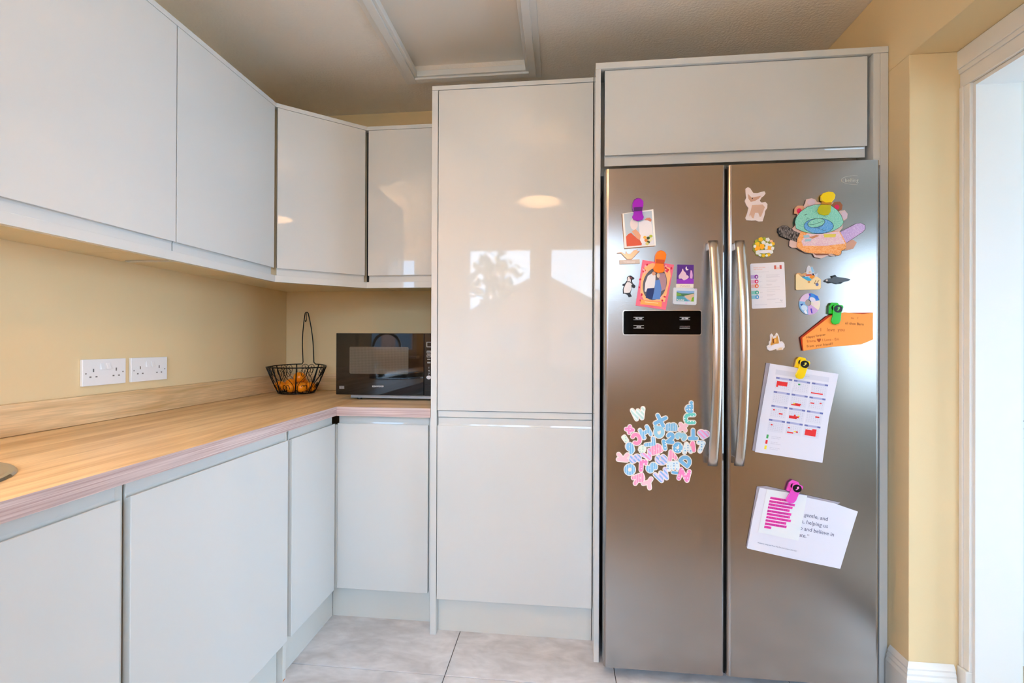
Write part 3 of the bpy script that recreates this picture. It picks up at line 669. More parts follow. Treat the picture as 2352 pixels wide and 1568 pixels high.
# --- white-framed couple photo with purple clip
t = mag('photo_print', 1467, 526, 'white-bordered photo of a couple with flowers under the purple clip', 'photo')
zz = Z(1415, 445, 11.61)
plate('rear_print', zz([(145, 545), (200, 520), (980, 1400), (1030, 1400), (215, 1475)][:1]+[(980, 430), (1030, 1400), (215, 1475)]), .0003, .0009, C_('print_edge_brown', (150, 110, 70), .5), t)
plate('border', zz([(170, 525), (995, 410), (1065, 1375), (222, 1450)]), .0010, .0018, C_('print_white', (246, 242, 236), .35), t)
plate('sky_area', zz([(210, 530), (950, 455), (1010, 1345), (280, 1400)]), .0018, .0021, C_('photo_pale_blue', (186, 202, 214), .3), t)
plate('man', zz([(600, 760), (760, 700), (930, 720), (965, 900), (1005, 1340), (640, 1370), (620, 1000)]), .0021, .0023, C_('photo_white_shirt', (232, 230, 234), .3), t)
plate('hair', zz([(745, 700), (820, 640), (900, 635), (950, 690), (930, 745), (850, 710)]), .0023, .0025, C_('photo_red_hair', (206, 130, 104), .4), t)
plate('woman_face', zz(ell(480, 800, 105, 160)), .0023, .0025, C_('photo_pale_face', (226, 214, 214), .4), t)
plate('orange_dress', zz([(265, 1140), (330, 1070), (400, 1040), (560, 1190), (640, 1240), (690, 1330), (680, 1370), (285, 1400)]), .0025, .0027, C_('photo_orange_dress', (214, 88, 50), .35), t)
plate('shoulder', zz([(420, 1000), (520, 940), (610, 1030), (660, 1110), (640, 1235), (540, 1170)]), .0025, .00272, C_('photo_skin', (226, 166, 132), .4), t)
for k, (a_, b_, c_) in enumerate([(770, 1160, (240, 178, 60)), (800, 1240, (226, 140, 60)), (860, 1180, (60, 84, 30)), (930, 1130, (176, 190, 60)), (900, 1240, (226, 224, 180)), (860, 1290, (70, 80, 36)), (950, 1200, (232, 228, 200)), (830, 1330, (214, 206, 130))]):
    plate('flower', zz(ell(a_, b_, 45, 40)), .0027, .0029+k*.00002, C_('photo_flower_%d' % k, c_, .4), t)
clip_plain(1465, 481, ('purple', (160, 20, 190)), (90, 8, 110), 'glossy purple magnetic clip at the top left of the freezer door')

# --- copper bird magnet
t = mag('bird_magnet', 1444, 590, 'copper-coloured bird magnet over a small pale name plaque', 'magnet')
zz = Z(1410, 560, 26.13)
cop = mat('polished_copper', (226, 160, 118), .25, metal=.8)
plate('bird', zz([(165, 555), (200, 525), (320, 515), (460, 480), (600, 570), (700, 610), (720, 560), (705, 450), (745, 430), (800, 560), (870, 600), (1000, 590), (1100, 480), (1200, 390), (1330, 360), (1390, 320), (1440, 330), (1400, 440), (1490, 420), (1565, 400), (1480, 500), (1360, 620), (1200, 800), (1070, 910), (940, 920), (770, 915), (600, 740), (460, 590), (400, 545), (280, 560)]), .0005, .005, cop, t, bevel=.0012)
plate('name_plaque', zz([(315, 970), (1545, 915), (1560, 1180), (330, 1225)]), .0005, .003, C_('plaque_pale', (212, 196, 184), .4), t, bevel=.0006)
front_text('plaque_letters', 'TOBAGO', 1445.5, 603.6, 4.6, C_('plaque_letter', (238, 230, 226), .4), t, GY-.003, 'CENTER', rot=-2.5, bold=.02)

# --- penguin magnet
t = mag('penguin_magnet', 1443, 658, 'black and white penguin magnet on the left of the freezer door', 'magnet')
zz = Z(1380, 420, 4.3567)
bw = C_('penguin_black', (30, 24, 26), .35); wh = C_('penguin_white', (228, 226, 228), .4)
plate('body', zz([(262, 945), (278, 928), (300, 925), (318, 938), (336, 950), (333, 962), (316, 966), (312, 985), (322, 1005), (348, 1030), (340, 1050), (322, 1050), (312, 1036), (306, 1070), (296, 1105), (308, 1135), (280, 1142), (266, 1118), (240, 1105), (222, 1108), (220, 1060), (232, 1030), (216, 1024), (218, 1012), (240, 1004), (262, 975)]), .0003, .003, bw, t)
plate('white_front', zz([(268, 950), (282, 934), (290, 950), (300, 970), (300, 990), (318, 1012), (306, 1020), (306, 1060), (290, 1096), (262, 1100), (232, 1098), (228, 1060), (242, 1028), (254, 1000), (266, 978)]), .003, .0034, wh, t)
plate('breast_stripe', zz([(240, 1010), (262, 984), (290, 984), (314, 1006), (312, 1012), (288, 992), (264, 992), (244, 1016)]), .0034, .0037, bw, t)
plate('face_patch', zz(ell(300, 950, 13, 9)), .0034, .0038, C_('penguin_cheek', (120, 50, 60), .4), t)
plate('feet', zz([(270, 1122), (300, 1112), (310, 1134), (284, 1142)]), .0031, .0036, bw, t)

# --- pink photo card with orange clip
t = mag('photo_card', 1504, 656, 'pink and red floral card framing an oval family photo, under the orange clip', 'photo')
plate('card', zz([(418, 770), (733, 818), (650, 1270), (348, 1225)]), .0012, .0026, C_('card_pink', (238, 112, 140), .4), t)
plate('gold_border', zz([(440, 830), (520, 800), (690, 850), (700, 930), (640, 1190), (430, 1170), (395, 1100), (405, 960)]), .0026, .0028, C_('card_peach', (248, 190, 130), .4), t)
rnd = random.Random(3)
for k in range(26):
    side = rnd.random(); 
    if side < .35: c0 = (rnd.uniform(425, 470)-(0 if side else 0), rnd.uniform(790, 900))
    elif side < .6: c0 = (rnd.uniform(372, 412), rnd.uniform(960, 1190))
    elif side < .85: c0 = (rnd.uniform(640, 712), rnd.uniform(830, 890))
    else: c0 = (rnd.uniform(600, 640), rnd.uniform(1130, 1230))
    plate('petal', zz(ell(c0[0], c0[1], rnd.uniform(8, 15), rnd.uniform(6, 12), rnd.uniform(0, 90), 8)), .0028, .0030+k*.00001, C_('card_red', (214, 26, 60), .4) if k % 3 else C_('card_light_pink', (255, 178, 186), .4), t)
ov = ell(540, 1010, 118, 165, 14, 26)
plate('oval_photo', zz(ov), .0030, .0034, C_('photo_dark_room', (96, 90, 98), .35), t)
plate('light_patch', zz([(560, 885), (640, 905), (655, 960), (650, 1060), (590, 1090), (580, 950)]), .0034, .0036, C_('photo_mauve_room', (178, 140, 150), .4), t)
plate('shirt', zz([(470, 930), (510, 905), (548, 925), (545, 1000), (535, 1050), (465, 1055), (452, 1090), (438, 1085), (445, 1000)]), .0036, .0038, C_('photo_white_shirt', (232, 230, 234), .3), t)
plate('trousers', zz([(468, 1055), (535, 1050), (528, 1110), (515, 1165), (450, 1150), (455, 1100)]), .0036, .00385, C_('photo_navy', (24, 44, 104), .35), t)
plate('blue_dress', zz([(545, 975), (590, 965), (608, 1060), (592, 1165), (515, 1165), (538, 1060)]), .0036, .0039, C_('photo_blue_dress', (88, 134, 208), .35), t)
plate('head', zz(ell(530, 905, 18, 20)), .0038, .0040, C_('photo_skin', (226, 166, 132), .4), t)
plate('head', zz(ell(575, 925, 15, 24)), .0039, .0041, C_('photo_blonde', (226, 204, 176), .4), t)
plate('gold_ribbon', zz([(400, 1162), (430, 1172), (590, 1190), (612, 1182), (606, 1245), (588, 1235), (420, 1214), (396, 1215)]), .0030, .0042, C_('card_gold', (244, 170, 84), .35), t)
plate('ribbon_print', zz([(440, 1186), (575, 1200), (573, 1206), (440, 1192)]), .0042, .0044, C_('card_cream', (255, 226, 180), .4), t)
clip_plain(1515.5, 601, ('orange', (255, 128, 8)), (200, 78, 4), 'glossy orange magnetic clip holding the floral photo card', ang=8)

# --- purple domes magnet and lake scene magnet
t = mag('souvenir_magnet', 1573, 635, 'purple night-sky souvenir magnet with domes and a crescent moon', 'magnet')
z3 = Z(1535, 595, 13.64)
plate('picture_block', z3([(285, 165), (800, 175), (795, 775), (265, 765)]), .0003, .004, C_('souvenir_purple', (84, 34, 140), .4), t, bevel=.0006)
plate('violet_ground', z3([(275, 620), (450, 640), (640, 600), (795, 620), (795, 770), (266, 760)]), .004, .0042, C_('souvenir_violet', (150, 50, 200), .4), t)
plate('domes', z3([(330, 610), (325, 520), (380, 440), (420, 380), (440, 310), (460, 295), (480, 360), (540, 420), (580, 510), (600, 500), (650, 560), (590, 620), (490, 665), (420, 610)]), .0042, .0045, C_('souvenir_dome', (226, 200, 220), .4), t)
plate('tower', z3([(675, 500), (700, 340), (745, 360), (765, 500), (755, 610), (675, 600)]), .0042, .0045, C_('souvenir_tower', (220, 170, 226), .4), t)
plate('moon', z3([(590, 225), (545, 250), (535, 300), (560, 345), (600, 350), (640, 320), (600, 310), (580, 280), (582, 245)]), .0042, .0046, C_('souvenir_moon', (236, 226, 236), .4), t)
plate('title_strip', z3([(250, 770), (792, 775), (788, 900), (250, 890)]), .0003, .0045, C_('souvenir_cream', (236, 230, 218), .4), t)
front_text('title_text', 'TUNISIA', 1573, 658.8, 4.6, C_('souvenir_grey', (196, 190, 186), .4), t, GY-.0045, 'CENTER', shear=.4, bold=.01)
t = mag('picture_magnet', 1573, 680, 'pale blue framed picture magnet of a green valley and water', 'magnet')
plate('frame', z3([(185, 885), (800, 910), (830, 925), (880, 915), (905, 950), (900, 990), (885, 1400), (850, 1440), (190, 1410), (150, 1375), (170, 910)]), .0003, .005, C_('frame_pale_blue', (206, 216, 230), .35), t, bevel=.0006)
plate('sky', z3([(262, 985), (815, 1000), (800, 1330), (250, 1310)]), .005, .0052, C_('pic_sky', (130, 176, 226), .35), t)
plate('far_hills', z3([(260, 1030), (420, 1070), (640, 1080), (812, 1060), (806, 1180), (255, 1160)]), .0052, .0053, C_('pic_hill_dark', (70, 120, 84), .4), t)
plate('green_hill', z3([(262, 1040), (380, 1080), (420, 1130), (256, 1160)]), .0053, .0055, C_('pic_green', (124, 176, 70), .4), t)
plate('town', z3([(500, 1150), (660, 1110), (806, 1080), (802, 1240), (700, 1310), (560, 1220)]), .0053, .0056, C_('pic_town', (214, 186, 160), .4), t)
plate('water', z3([(256, 1165), (420, 1160), (520, 1210), (640, 1320), (252, 1308)]), .0053, .0057, C_('pic_water', (84, 160, 178), .35), t)
plate('foreground', z3([(720, 1300), (740, 1210), (803, 1170), (800, 1328), (700, 1325)]), .0056, .0058, C_('pic_bright_green', (120, 180, 20), .4), t)
front_text('title_text', 'Funchal', 1554.5, 690.4, 4, C_('print_white', (246, 242, 236), .35), t, GY-.0057, bold=.02)
plate('daisy', z3(ell(870, 950, 35, 30, 0, 12, .2, 5)), .005, .0055, C_('pic_lilac', (214, 190, 226), .4), t)
plate('daisy', z3(ell(560, 1380, 35, 30, 0, 12, .2, 5)), .005, .0055, C_('pic_lilac', (214, 190, 226), .4), t)

# --- deer magnet
t = mag('deer_magnet', 1736, 470, 'pale pink cut-out magnet of a fawn at the top left of the right door', 'magnet')
z2 = Z(1680, 380, 4.611)
plate('outline', z2([(150, 245), (175, 228), (200, 242), (232, 290), (275, 292), (320, 278), (350, 272), (362, 295), (345, 320), (318, 340), (300, 375), (320, 392), (360, 385), (382, 408), (378, 450), (358, 480), (352, 520), (330, 590), (290, 592), (260, 580), (215, 582), (160, 578), (148, 555), (170, 500), (182, 450), (160, 420), (142, 375), (158, 340), (152, 290)]), .0003, .0028, C_('deer_backing', (232, 218, 214), .4), t)
plate('head', z2([(175, 300), (215, 340), (265, 330), (315, 320), (290, 350), (250, 375), (205, 385), (180, 350)]), .0028, .0031, C_('deer_tan', (204, 160, 136), .45), t)
plate('flank', z2([(220, 420), (330, 412), (355, 440), (335, 490), (315, 540), (300, 545), (285, 500), (250, 500), (235, 560), (218, 555), (205, 520), (195, 545), (190, 520), (208, 470)]), .0028, .0031, C_('deer_tan2', (212, 174, 150), .45), t)
plate('eye', z2(ell(222, 348, 6, 7, 0, 8)), .0031, .0033, bw, t)

# --- flower magnet
t = mag('flower_magnet', 1753, 567, 'round yellow and white flower bouquet magnet above the sleep chart', 'magnet')
z4 = Z(1715, 530, 8.475)
plate('backing', z4(ell(330, 320, 205, 195, 0, 44, .05, 11)), .0003, .003, C_('flower_green', (150, 152, 60), .5), t)
rnd = random.Random(5)
for k, (a_, b_, r_, c_) in enumerate([(275, 165, 45, 'y'), (410, 170, 42, 'w'), (480, 200, 30, 'p'), (515, 250, 35, 'y'), (210, 250, 45, 'y'), (330, 230, 42, 'w'), (400, 270, 42, 'w'), (470, 275, 32, 'w'), (210, 345, 55, 'o'), (300, 305, 55, 'o'), (440, 345, 55, 'o'), (380, 330, 34, 'w'), (505, 340, 34, 'w'), (160, 300, 30, 'w'), (220, 420, 45, 'w'), (330, 480, 34, 'y'), (430, 465, 34, 'y'), (480, 410, 38, 'w'), (190, 200, 28, 'g'), (350, 150, 26, 'g'), (390, 480, 24, 'w'), (260, 470, 28, 'w')]):
    cc = {'y': (244, 196, 30), 'o': (252, 176, 30), 'w': (232, 232, 226), 'p': (240, 184, 140), 'g': (176, 184, 50)}[c_]
    plate('blossom', z4(ell(a_, b_, r_, r_*.92, 10*k, 15, .14, 5)), .003, .0036+.00004*k, C_('blossom_'+c_, cc, .5), t)
plate('ribbon', z4([(240, 380), (330, 370), (470, 370), (480, 420), (340, 440), (250, 430)]), .0045, .0048, C_('ribbon_white', (234, 230, 234), .4), t)

# --- steps chart
t = mag('chart_card', 1764, 655, 'white printed chart card with five coloured tabs on its left side', 'card')
Q4 = [(70, 640), (730, 605), (768, 1490), (105, 1515)]
def bil(Q, u, v):
    return ((Q[0][0]*(1-u)+Q[1][0]*u)*(1-v)+(Q[3][0]*(1-u)+Q[2][0]*u)*v, (Q[0][1]*(1-u)+Q[1][1]*u)*(1-v)+(Q[3][1]*(1-u)+Q[2][1]*u)*v)
def qplate(name, Q, u0, v0, u1, v1, o0, o1, m, t, zf=lambda p: p):
    return plate(name, zf([bil(Q, u0, v0), bil(Q, u1, v0), bil(Q, u1, v1), bil(Q, u0, v1)]), o0, o1, m, t)
plate('card', z4([(90, 638), (715, 605), (733, 620), (768, 1475), (752, 1490), (120, 1516), (105, 1500), (70, 655)]), .0003, .0012, C_('chart_white', (236, 232, 236), .3), t)
pk = C_('chart_peach_text', (236, 176, 160), .5); gt = C_('chart_grey_text', (196, 192, 200), .5)
zq4 = [tuple(z4([p])[0]) for p in Q4]
def line_text(name, s, Q, u, v, hv, m, t, off, bold=0, align='LEFT'):
    a0 = bil(Q, u, v); a1 = bil(Q, min(1, u+.3), v); rot = math.degrees(math.atan2(a1[1]-a0[1], a1[0]-a0[0]))
    return front_text(name, s, a0[0], a0[1], hv, m, t, GY-off, align, rot=rot, bold=bold)
line_text('title_text', 'Protect your baby', zq4, .09, .105, 2.7, pk, t, .0012, .01)
line_text('title_text', 'with vaccines', zq4, .09, .145, 2.7, pk, t, .0012, .01)
line_text('body_text', 'When your child is invited, be sure to go', zq4, .09, .20, 1.5, gt, t, .0012)
for u0, c_ in ((.70, (222, 110, 90)), (.86, (214, 84, 74))): qplate('small_figure', zq4, u0, .065, u0+.06, .15, .0012, .0015, C_('chart_fig_%d' % c_[0], c_, .5), t)
qplate('small_figure', zq4, .77, .11, .85, .155, .0012, .00145, C_('chart_fig_pale', (240, 206, 196), .5), t)
for k, (v, c1, c2) in enumerate([(.295, (196, 168, 216), (150, 50, 160)), (.40, (236, 176, 204), (226, 44, 110)), (.50, (240, 186, 180), (242, 110, 50)), (.645, (140, 206, 190), (60, 170, 140)), (.745, (140, 202, 220), (80, 160, 214))]):
    qplate('tab', zq4, 0.0, v-.04, .13, v+.04, .0012, .0014, C_('tab_%d' % k, c1, .4), t)
    p = bil(zq4, .165, v); plate('tab_disc', ell(p[0], p[1], 4.4, 4.6), .0014, .0017, C_('disc_%d' % k, c2, .4), t)
    plate('disc_symbol', ell(p[0]+.4, p[1]+.3, 1.8, 2.2), .0017, .0019, C_('chart_white', (236, 232, 236), .3), t)
    line_text('tab_text', 'Age %d' % (k+1), zq4, .25, v+.01, 1.9, gt, t, .0012)
q = MB()
def rule(Q, u0, u1, v, th=.6, off=.0014):
    a0 = bil(Q, u0, v); a1 = bil(Q, u1, v)
    A = [P(a0[0], a0[1]-th/2, off), P(a1[0], a1[1]-th/2, off), P(a1[0], a1[1]+th/2, off), P(a0[0], a0[1]+th/2, off)]
    q.prism([tuple(p) for p in A], [(p.x, GY-off+.0003, p.z) for p in A])
for v, u1 in ((.27, .85), (.295, .80), (.32, .85), (.385, .78), (.41, .74), (.475, .6), (.49, .62), (.54, .85), (.60, .85), (.63, .7), (.70, .7), (.73, .62), (.80, .8), (.815, .7)): rule(zq4, .45 if v != .54 else .2, u1, v, .45)
rule(zq4, .08, .45, .92, .7); rule(zq4, .68, .92, .885, .5)
obj('printed_lines', q, gt, t); line_text('page_mark', 'U', zq4, .85, .86, 4, C_('chart_dark_mark', (120, 130, 150), .5), t, .0012, .02)

# --- bear collage with yellow clip
t = mag('paper_bear', 1887, 530, 'child-coloured paper cut-out bear with teal head and purple arm, on the right door', 'artwork')
pk_ = C_('bear_pinkish_paper', (222, 190, 180), .7); lnm = C_('ink_line', (44, 40, 44), .7)
def outline(name, pts, off, w_=.5, closed=True):
    A = [tuple(P(x, y, off)) for x, y in z2(pts)]
    return obj(name, MB().tube(A, w_*.001, 5, closed=closed), lnm, t)
plate('rear_paper', z2([(780, 395), (790, 360), (850, 345), (890, 360), (905, 385), (1000, 400), (1080, 390), (1120, 440), (1160, 480), (1200, 472), (1232, 510), (1225, 560), (1190, 585), (1175, 660), (1130, 720), (1200, 780), (1290, 790), (1328, 810), (1300, 860), (1240, 895), (1170, 900), (1160, 950), (1060, 960), (1030, 950), (950, 985), (880, 970), (860, 935), (780, 925), (690, 870), (640, 870), (612, 850), (615, 800), (700, 720), (640, 670), (670, 640), (700, 560), (690, 500), (760, 440)]), .004, .0045, pk_, t)
plate('brown_feet', z2([(870, 900), (1040, 900), (1030, 945), (960, 950), (900, 950), (872, 935)]), .0046, .0050, C_('bear_brown_feet', (150, 92, 72), .8), t)
plate('right_foot_paper', z2([(1205, 810), (1290, 785), (1328, 815), (1290, 880), (1215, 895)]), .0046, .0050, C_('bear_tan_foot', (212, 160, 136), .8), t)
plate('left_arm', z2([(497, 700), (500, 660), (540, 635), (590, 640), (640, 680), (735, 720), (690, 810), (610, 780), (520, 745)]), .0052, .0058, mat('bear_charcoal_scribble', rough=.9), t)
noise_color(MATS['bear_charcoal_scribble'], (34, 26, 26), (190, 176, 168), 260, (3, 1, .5), .45, .75, 2)
plate('right_arm', z2([(1130, 710), (1320, 615), (1370, 608), (1415, 630), (1420, 670), (1390, 705), (1210, 825)]), .0052, .0058, mat('bear_purple_crayon', rough=.9), t)
noise_color(MATS['bear_purple_crayon'], (186, 152, 206), (216, 194, 228), 300, (2, 1, 1))
plate('body', z2([(735, 700), (700, 780), (690, 860), (740, 900), (800, 925), (860, 930), (1060, 935), (1130, 955), (1165, 930), (1165, 905), (1215, 880), (1215, 820), (1150, 700), (1000, 690)]), .0060, .0066, mat('bear_orange_crayon', rough=.9), t)
noise_color(MATS['bear_orange_crayon'], (240, 146, 60), (252, 196, 140), 250, (1, 1, 3))
plate('body_pink_area', z2([(800, 720), (1140, 700), (1205, 825), (1000, 850), (760, 850), (740, 800)]), .0066, .0068, mat('bear_pink_crayon', rough=.9), t)
noise_color(MATS['bear_pink_crayon'], (226, 176, 196), (240, 220, 214), 200, (1, 1, 4))
for pts, nm, c_ in (([(760, 740), (820, 735), (830, 760), (770, 765)], 'blue_patch', (160, 196, 206)), ([(780, 780), (850, 775), (840, 800), (780, 805)], 'blue_patch', (160, 196, 206)), ([(975, 725), (1110, 725), (1100, 758), (985, 762)], 'yellow_patch', (226, 206, 90)), ([(820, 760), (900, 735), (930, 745), (860, 775)], 'brown_patch', (206, 140, 100))):
    plate(nm, z2(pts), .0068, .0070, C_('bear_'+nm+str(c_[0]), c_, .8), t)
plate('ear', z2([(665, 510), (668, 455), (700, 425), (760, 425), (775, 450), (720, 515)]), .0052, .0060, C_('bear_ear_tan', (214, 156, 120), .8), t)
plate('ear_inner', z2(ell(718, 480, 26, 28)), .0060, .0062, C_('bear_ear_pink', (226, 30, 84), .7), t)
plate('ear', z2([(1060, 420), (1090, 385), (1150, 382), (1178, 420), (1170, 465), (1130, 490)]), .0052, .0060, C_('bear_ear_brown', (150, 92, 60), .8), t)
plate('ear_inner', z2(ell(1117, 440, 26, 26)), .0060, .0062, C_('bear_ear_pink', (226, 30, 84), .7), t)
plate('ear_paper', z2(ell(845, 388, 42, 34)), .0046, .0049, C_('bear_ear_lilac', (214, 190, 200), .8), t)
plate('ear_paper', z2(ell(1195, 525, 32, 42)), .0046, .0049, C_('bear_ear_lilac', (214, 190, 200), .8), t)
hd_ = [(672, 600), (685, 550), (730, 490), (800, 440), (880, 415), (980, 408), (1060, 425), (1120, 470), (1165, 530), (1190, 600), (1165, 640), (1120, 670), (1060, 700), (960, 722), (860, 722), (760, 700), (685, 665)]
plate('head', z2(hd_), .0071, .0078, mat('bear_teal_crayon', rough=.85), t)
noise_color(MATS['bear_teal_crayon'], (118, 200, 176), (160, 220, 198), 260, (1, 1, 1))
plate('muzzle', z2(ell(925, 640, 157, 80, 0, 28)), .0078, .0081, mat('bear_blue_crayon', rough=.85), t)
noise_color(MATS['bear_blue_crayon'], (66, 150, 216), (130, 186, 226), 240, (1, 1, 2))
plate('nose', z2(ell(898, 608, 92, 45, -12, 24)), .0081, .0084, MATS['bear_teal_crayon'], t)
q = MB()
def ink(pts, off, w_=.5, closed=False): q.tube([tuple(P(x, y, off)) for x, y in z2(pts)], w_*.001, 5, closed=closed)
ink(hd_, .0079, .5, True); ink(ell(925, 640, 157, 80, 0, 28), .0082, .5, True); ink(ell(898, 608, 92, 45, -12, 24), .0085, .5, True)
ink([(815, 628), (870, 625), (930, 605), (980, 585)], .0086, .4); ink([(915, 665), (960, 640), (985, 605)], .0083, .4); ink([(860, 655), (930, 665), (985, 690), (1005, 680)], .0083, .4)
ink([(775, 525), (800, 515)], .008, .8); ink([(985, 490), (1012, 488)], .008, .8); ink([(797, 572), (805, 558), (825, 560)], .0081, .35); ink([(975, 545), (990, 535), (1003, 548)], .0081, .35)
ink([(497, 700), (500, 660), (540, 635), (590, 640), (640, 680)], .0059, .5); ink([(1150, 705), (1320, 615), (1370, 608), (1415, 630), (1420, 670), (1390, 705), (1210, 825)], .0059, .5)
ink([(690, 860), (740, 900), (800, 925), (860, 930)], .0067, .4); ink([(1215, 880), (1165, 905), (1165, 930), (1130, 955), (1060, 935)], .0067, .4)
obj('ink_outline', q, lnm, t)
t2 = mag('magnetic_clip', 1899, 470, 'translucent yellow magnetic clip at the top of the paper bear', 'clip', 'coloured magnetic clips on the fridge')
yl = C_('clip_yellow', (250, 214, 8), .25); 
plate('upper_jaw', z2([(955, 370), (950, 320), (975, 290), (1030, 275), (1080, 280), (1105, 310), (1095, 350), (1065, 388), (1000, 392)]), .0035, .0125, yl, t2, bevel=.0015)
plate('hinge_band', z2([(965, 370), (1065, 375), (1060, 415), (950, 408)]), .009, .0118, C_('clip_dark_yellow', (190, 130, 10), .4), t2)
tr = mat('clip_translucent_yellow', (214, 204, 10), .25, alpha=.72)
plate('lower_jaw', z2([(950, 412), (1058, 418), (1052, 490), (1030, 522), (985, 528), (930, 515), (910, 480), (925, 440)]), .009, .0115, tr, t2, bevel=.0012)

# --- envelope magnet, fish magnet, round magnet, little castle-banner magnet
z5 = Z(1820, 600, 12.064)
t = mag('envelope_magnet', 1857, 641, 'cream envelope-shaped souvenir magnet with a bright picture tucked in its flap', 'magnet')
plate('picture_insert', z5([(340, 400), (330, 310), (390, 290), (400, 180), (440, 120), (480, 125), (510, 160), (560, 155), (615, 290), (600, 330), (640, 360), (700, 330), (695, 420), (560, 520), (400, 520)]), .0003, .003, C_('insert_pale', (214, 214, 222), .4), t)
for k, (pts, c_) in enumerate([([(510, 165), (555, 160), (610, 290), (560, 320), (530, 260)], (150, 200, 232)), ([(370, 360), (520, 350), (560, 390), (430, 410), (360, 400)], (222, 96, 50)), ([(500, 400), (630, 380), (600, 450), (540, 490), (470, 440)], (244, 150, 30)), ([(540, 340), (590, 335), (600, 390), (570, 390)], (40, 30, 40)), ([(470, 270), (510, 280), (500, 330), (450, 330)], (222, 190, 150))]):
    plate('picture_patch', z5(pts), .003, .0033+k*.00005, C_('insert_%d' % k, c_, .4), t)
plate('envelope', z5([(95, 370), (160, 345), (240, 420), (430, 540), (520, 530), (640, 420), (700, 430), (795, 500), (795, 730), (760, 775), (120, 795), (95, 770)]), .0031, .0045, C_('envelope_cream', (244, 218, 164), .45), t, bevel=.0004)
plate('envelope_top_lip', z5([(95, 370), (130, 330), (190, 315), (260, 350), (380, 310), (400, 345), (330, 400), (240, 405), (160, 350)]), .0003, .0042, C_('envelope_lip', (206, 160, 110), .45), t)
plate('envelope_blue', z5([(260, 440), (430, 430), (530, 500), (500, 540), (430, 540)]), .0045, .0048, C_('insert_cyan', (70, 176, 214), .4), t)
plate('seal', z5(ell(460, 570, 32, 32)), .0045, .0049, C_('seal_orange', (222, 160, 90), .4), t)
plate('stamp_motif', z5(ell(685, 640, 42, 46)), .0045, .0049, C_('stamp_blue', (110, 124, 180), .4), t)
front_text('script_mark', 'Lf', 1869, 651.5, 9, C_('envelope_ink', (150, 96, 40), .5), t, GY-.0045, shear=.4)
t = mag('fish_magnet', 1924, 642, 'dark grey fish-shaped magnet with a pointed tail', 'magnet')
plate('body', z5([(885, 545), (930, 500), (1000, 470), (1090, 470), (1130, 430), (1090, 400), (1150, 400), (1190, 372), (1240, 430), (1330, 440), (1480, 455), (1560, 480), (1625, 500), (1560, 545), (1470, 555), (1420, 575), (1360, 615), (1290, 620), (1240, 630), (1200, 615), (1120, 590), (1040, 600), (990, 580), (930, 570)]), .0003, .005, C_('fish_slate', (84, 92, 100), .35), t, bevel=.0015)
plate('eye', z5(ell(955, 525, 28, 26)), .005, .0058, C_('fish_eye_white', (222, 210, 200), .4), t)
plate('belly_fin', z5([(1000, 560), (1080, 575), (1060, 600), (990, 590)]), .005, .0055, C_('fish_black', (26, 26, 28), .4), t)
plate('rear_fin', z5([(1270, 590), (1340, 580), (1390, 590), (1330, 622)]), .005, .0055, C_('fish_black', (26, 26, 28), .4), t)
plate('back_fin', z5([(1100, 440), (1100, 400), (1180, 375), (1225, 410), (1150, 430)]), .005, .0055, C_('fish_black', (26, 26, 28), .4), t)
t = mag('round_magnet', 1860, 697, 'round blue, lilac and white picture magnet with a diamond hole', 'magnet')
ou = ell(480, 1180, 290, 300, 0, 28); hole = [(420, 1040), (530, 1150), (400, 1230), (355, 1170)]
def sector(a0, a1, c_, nm, off, r0=.0, r1=1.):
    n_ = max(2, int((a1-a0)/9)); pts = [(480+290*r1*math.cos(R(a0+(a1-a0)*k/n_)), 1180-300*r1*math.sin(R(a0+(a1-a0)*k/n_))) for k in range(n_+1)]
    def hp(a_):
        d_ = (math.cos(R(a_)), -math.sin(R(a_))); c0 = (440, 1145); return (c0[0]+88*d_[0]*(1 if r0 == 0 else 1+r0), c0[1]+92*d_[1]*(1 if r0 == 0 else 1+r0))
    inn_ = [hp(a0+(a1-a0)*k/n_) for k in range(n_+1)][::-1]
    plate(nm, z5(pts+inn_), .0003, off, C_('round_'+nm+str(c_[0]), c_, .35), t)
sector(20, 88, (64, 142, 220), 'blue_sector', .0032); sector(88, 165, (226, 196, 226), 'pink_sector', .0031); sector(165, 262, (140, 190, 232), 'sky_sector', .0032)
sector(262, 325, (204, 170, 226), 'lilac_sector', .0031); sector(325, 380, (236, 230, 214), 'cream_sector', .0032)
for k, (pts, c_) in enumerate([(ell(560, 1060, 90, 60, 30), (232, 222, 238)), ([(450, 890), (510, 900), (500, 970), (470, 960)], (90, 50, 190)), ([(600, 920), (700, 960), (740, 1060), (660, 1050)], (40, 110, 220)), ([(215, 1190), (300, 1170), (260, 1230)], (30, 60, 160)), (ell(330, 1290, 90, 70, 30), (206, 226, 244)), ([(320, 1380), (380, 1350), (420, 1450), (360, 1450)], (236, 240, 250)), (ell(650, 1170, 80, 60, -20), (238, 222, 222)), ([(500, 1310), (540, 1300), (560, 1440), (530, 1440)], (90, 60, 190))]):
    plate('picture_patch', z5(pts), .0032, .0034+.00005*k, C_('round_patch_%d' % k, c_, .35), t)
t = mag('banner_magnet', 1781, 786, 'small cream and gold tower magnet with a curled white banner', 'magnet')
z6 = Z(1740, 750, 22.4)
plate('backing', z6([(470, 1000), (600, 920), (590, 780), (660, 700), (650, 420), (730, 350), (800, 430), (820, 520), (880, 450), (930, 480), (930, 380), (995, 310), (1060, 400), (1120, 560), (1140, 760), (1270, 750), (1340, 830), (1390, 900), (1400, 1060), (1330, 1120), (1310, 1190), (1000, 1220), (970, 1140), (760, 1220), (620, 1240), (500, 1160)]), .0003, .003, C_('banner_backing', (232, 224, 222), .4), t)
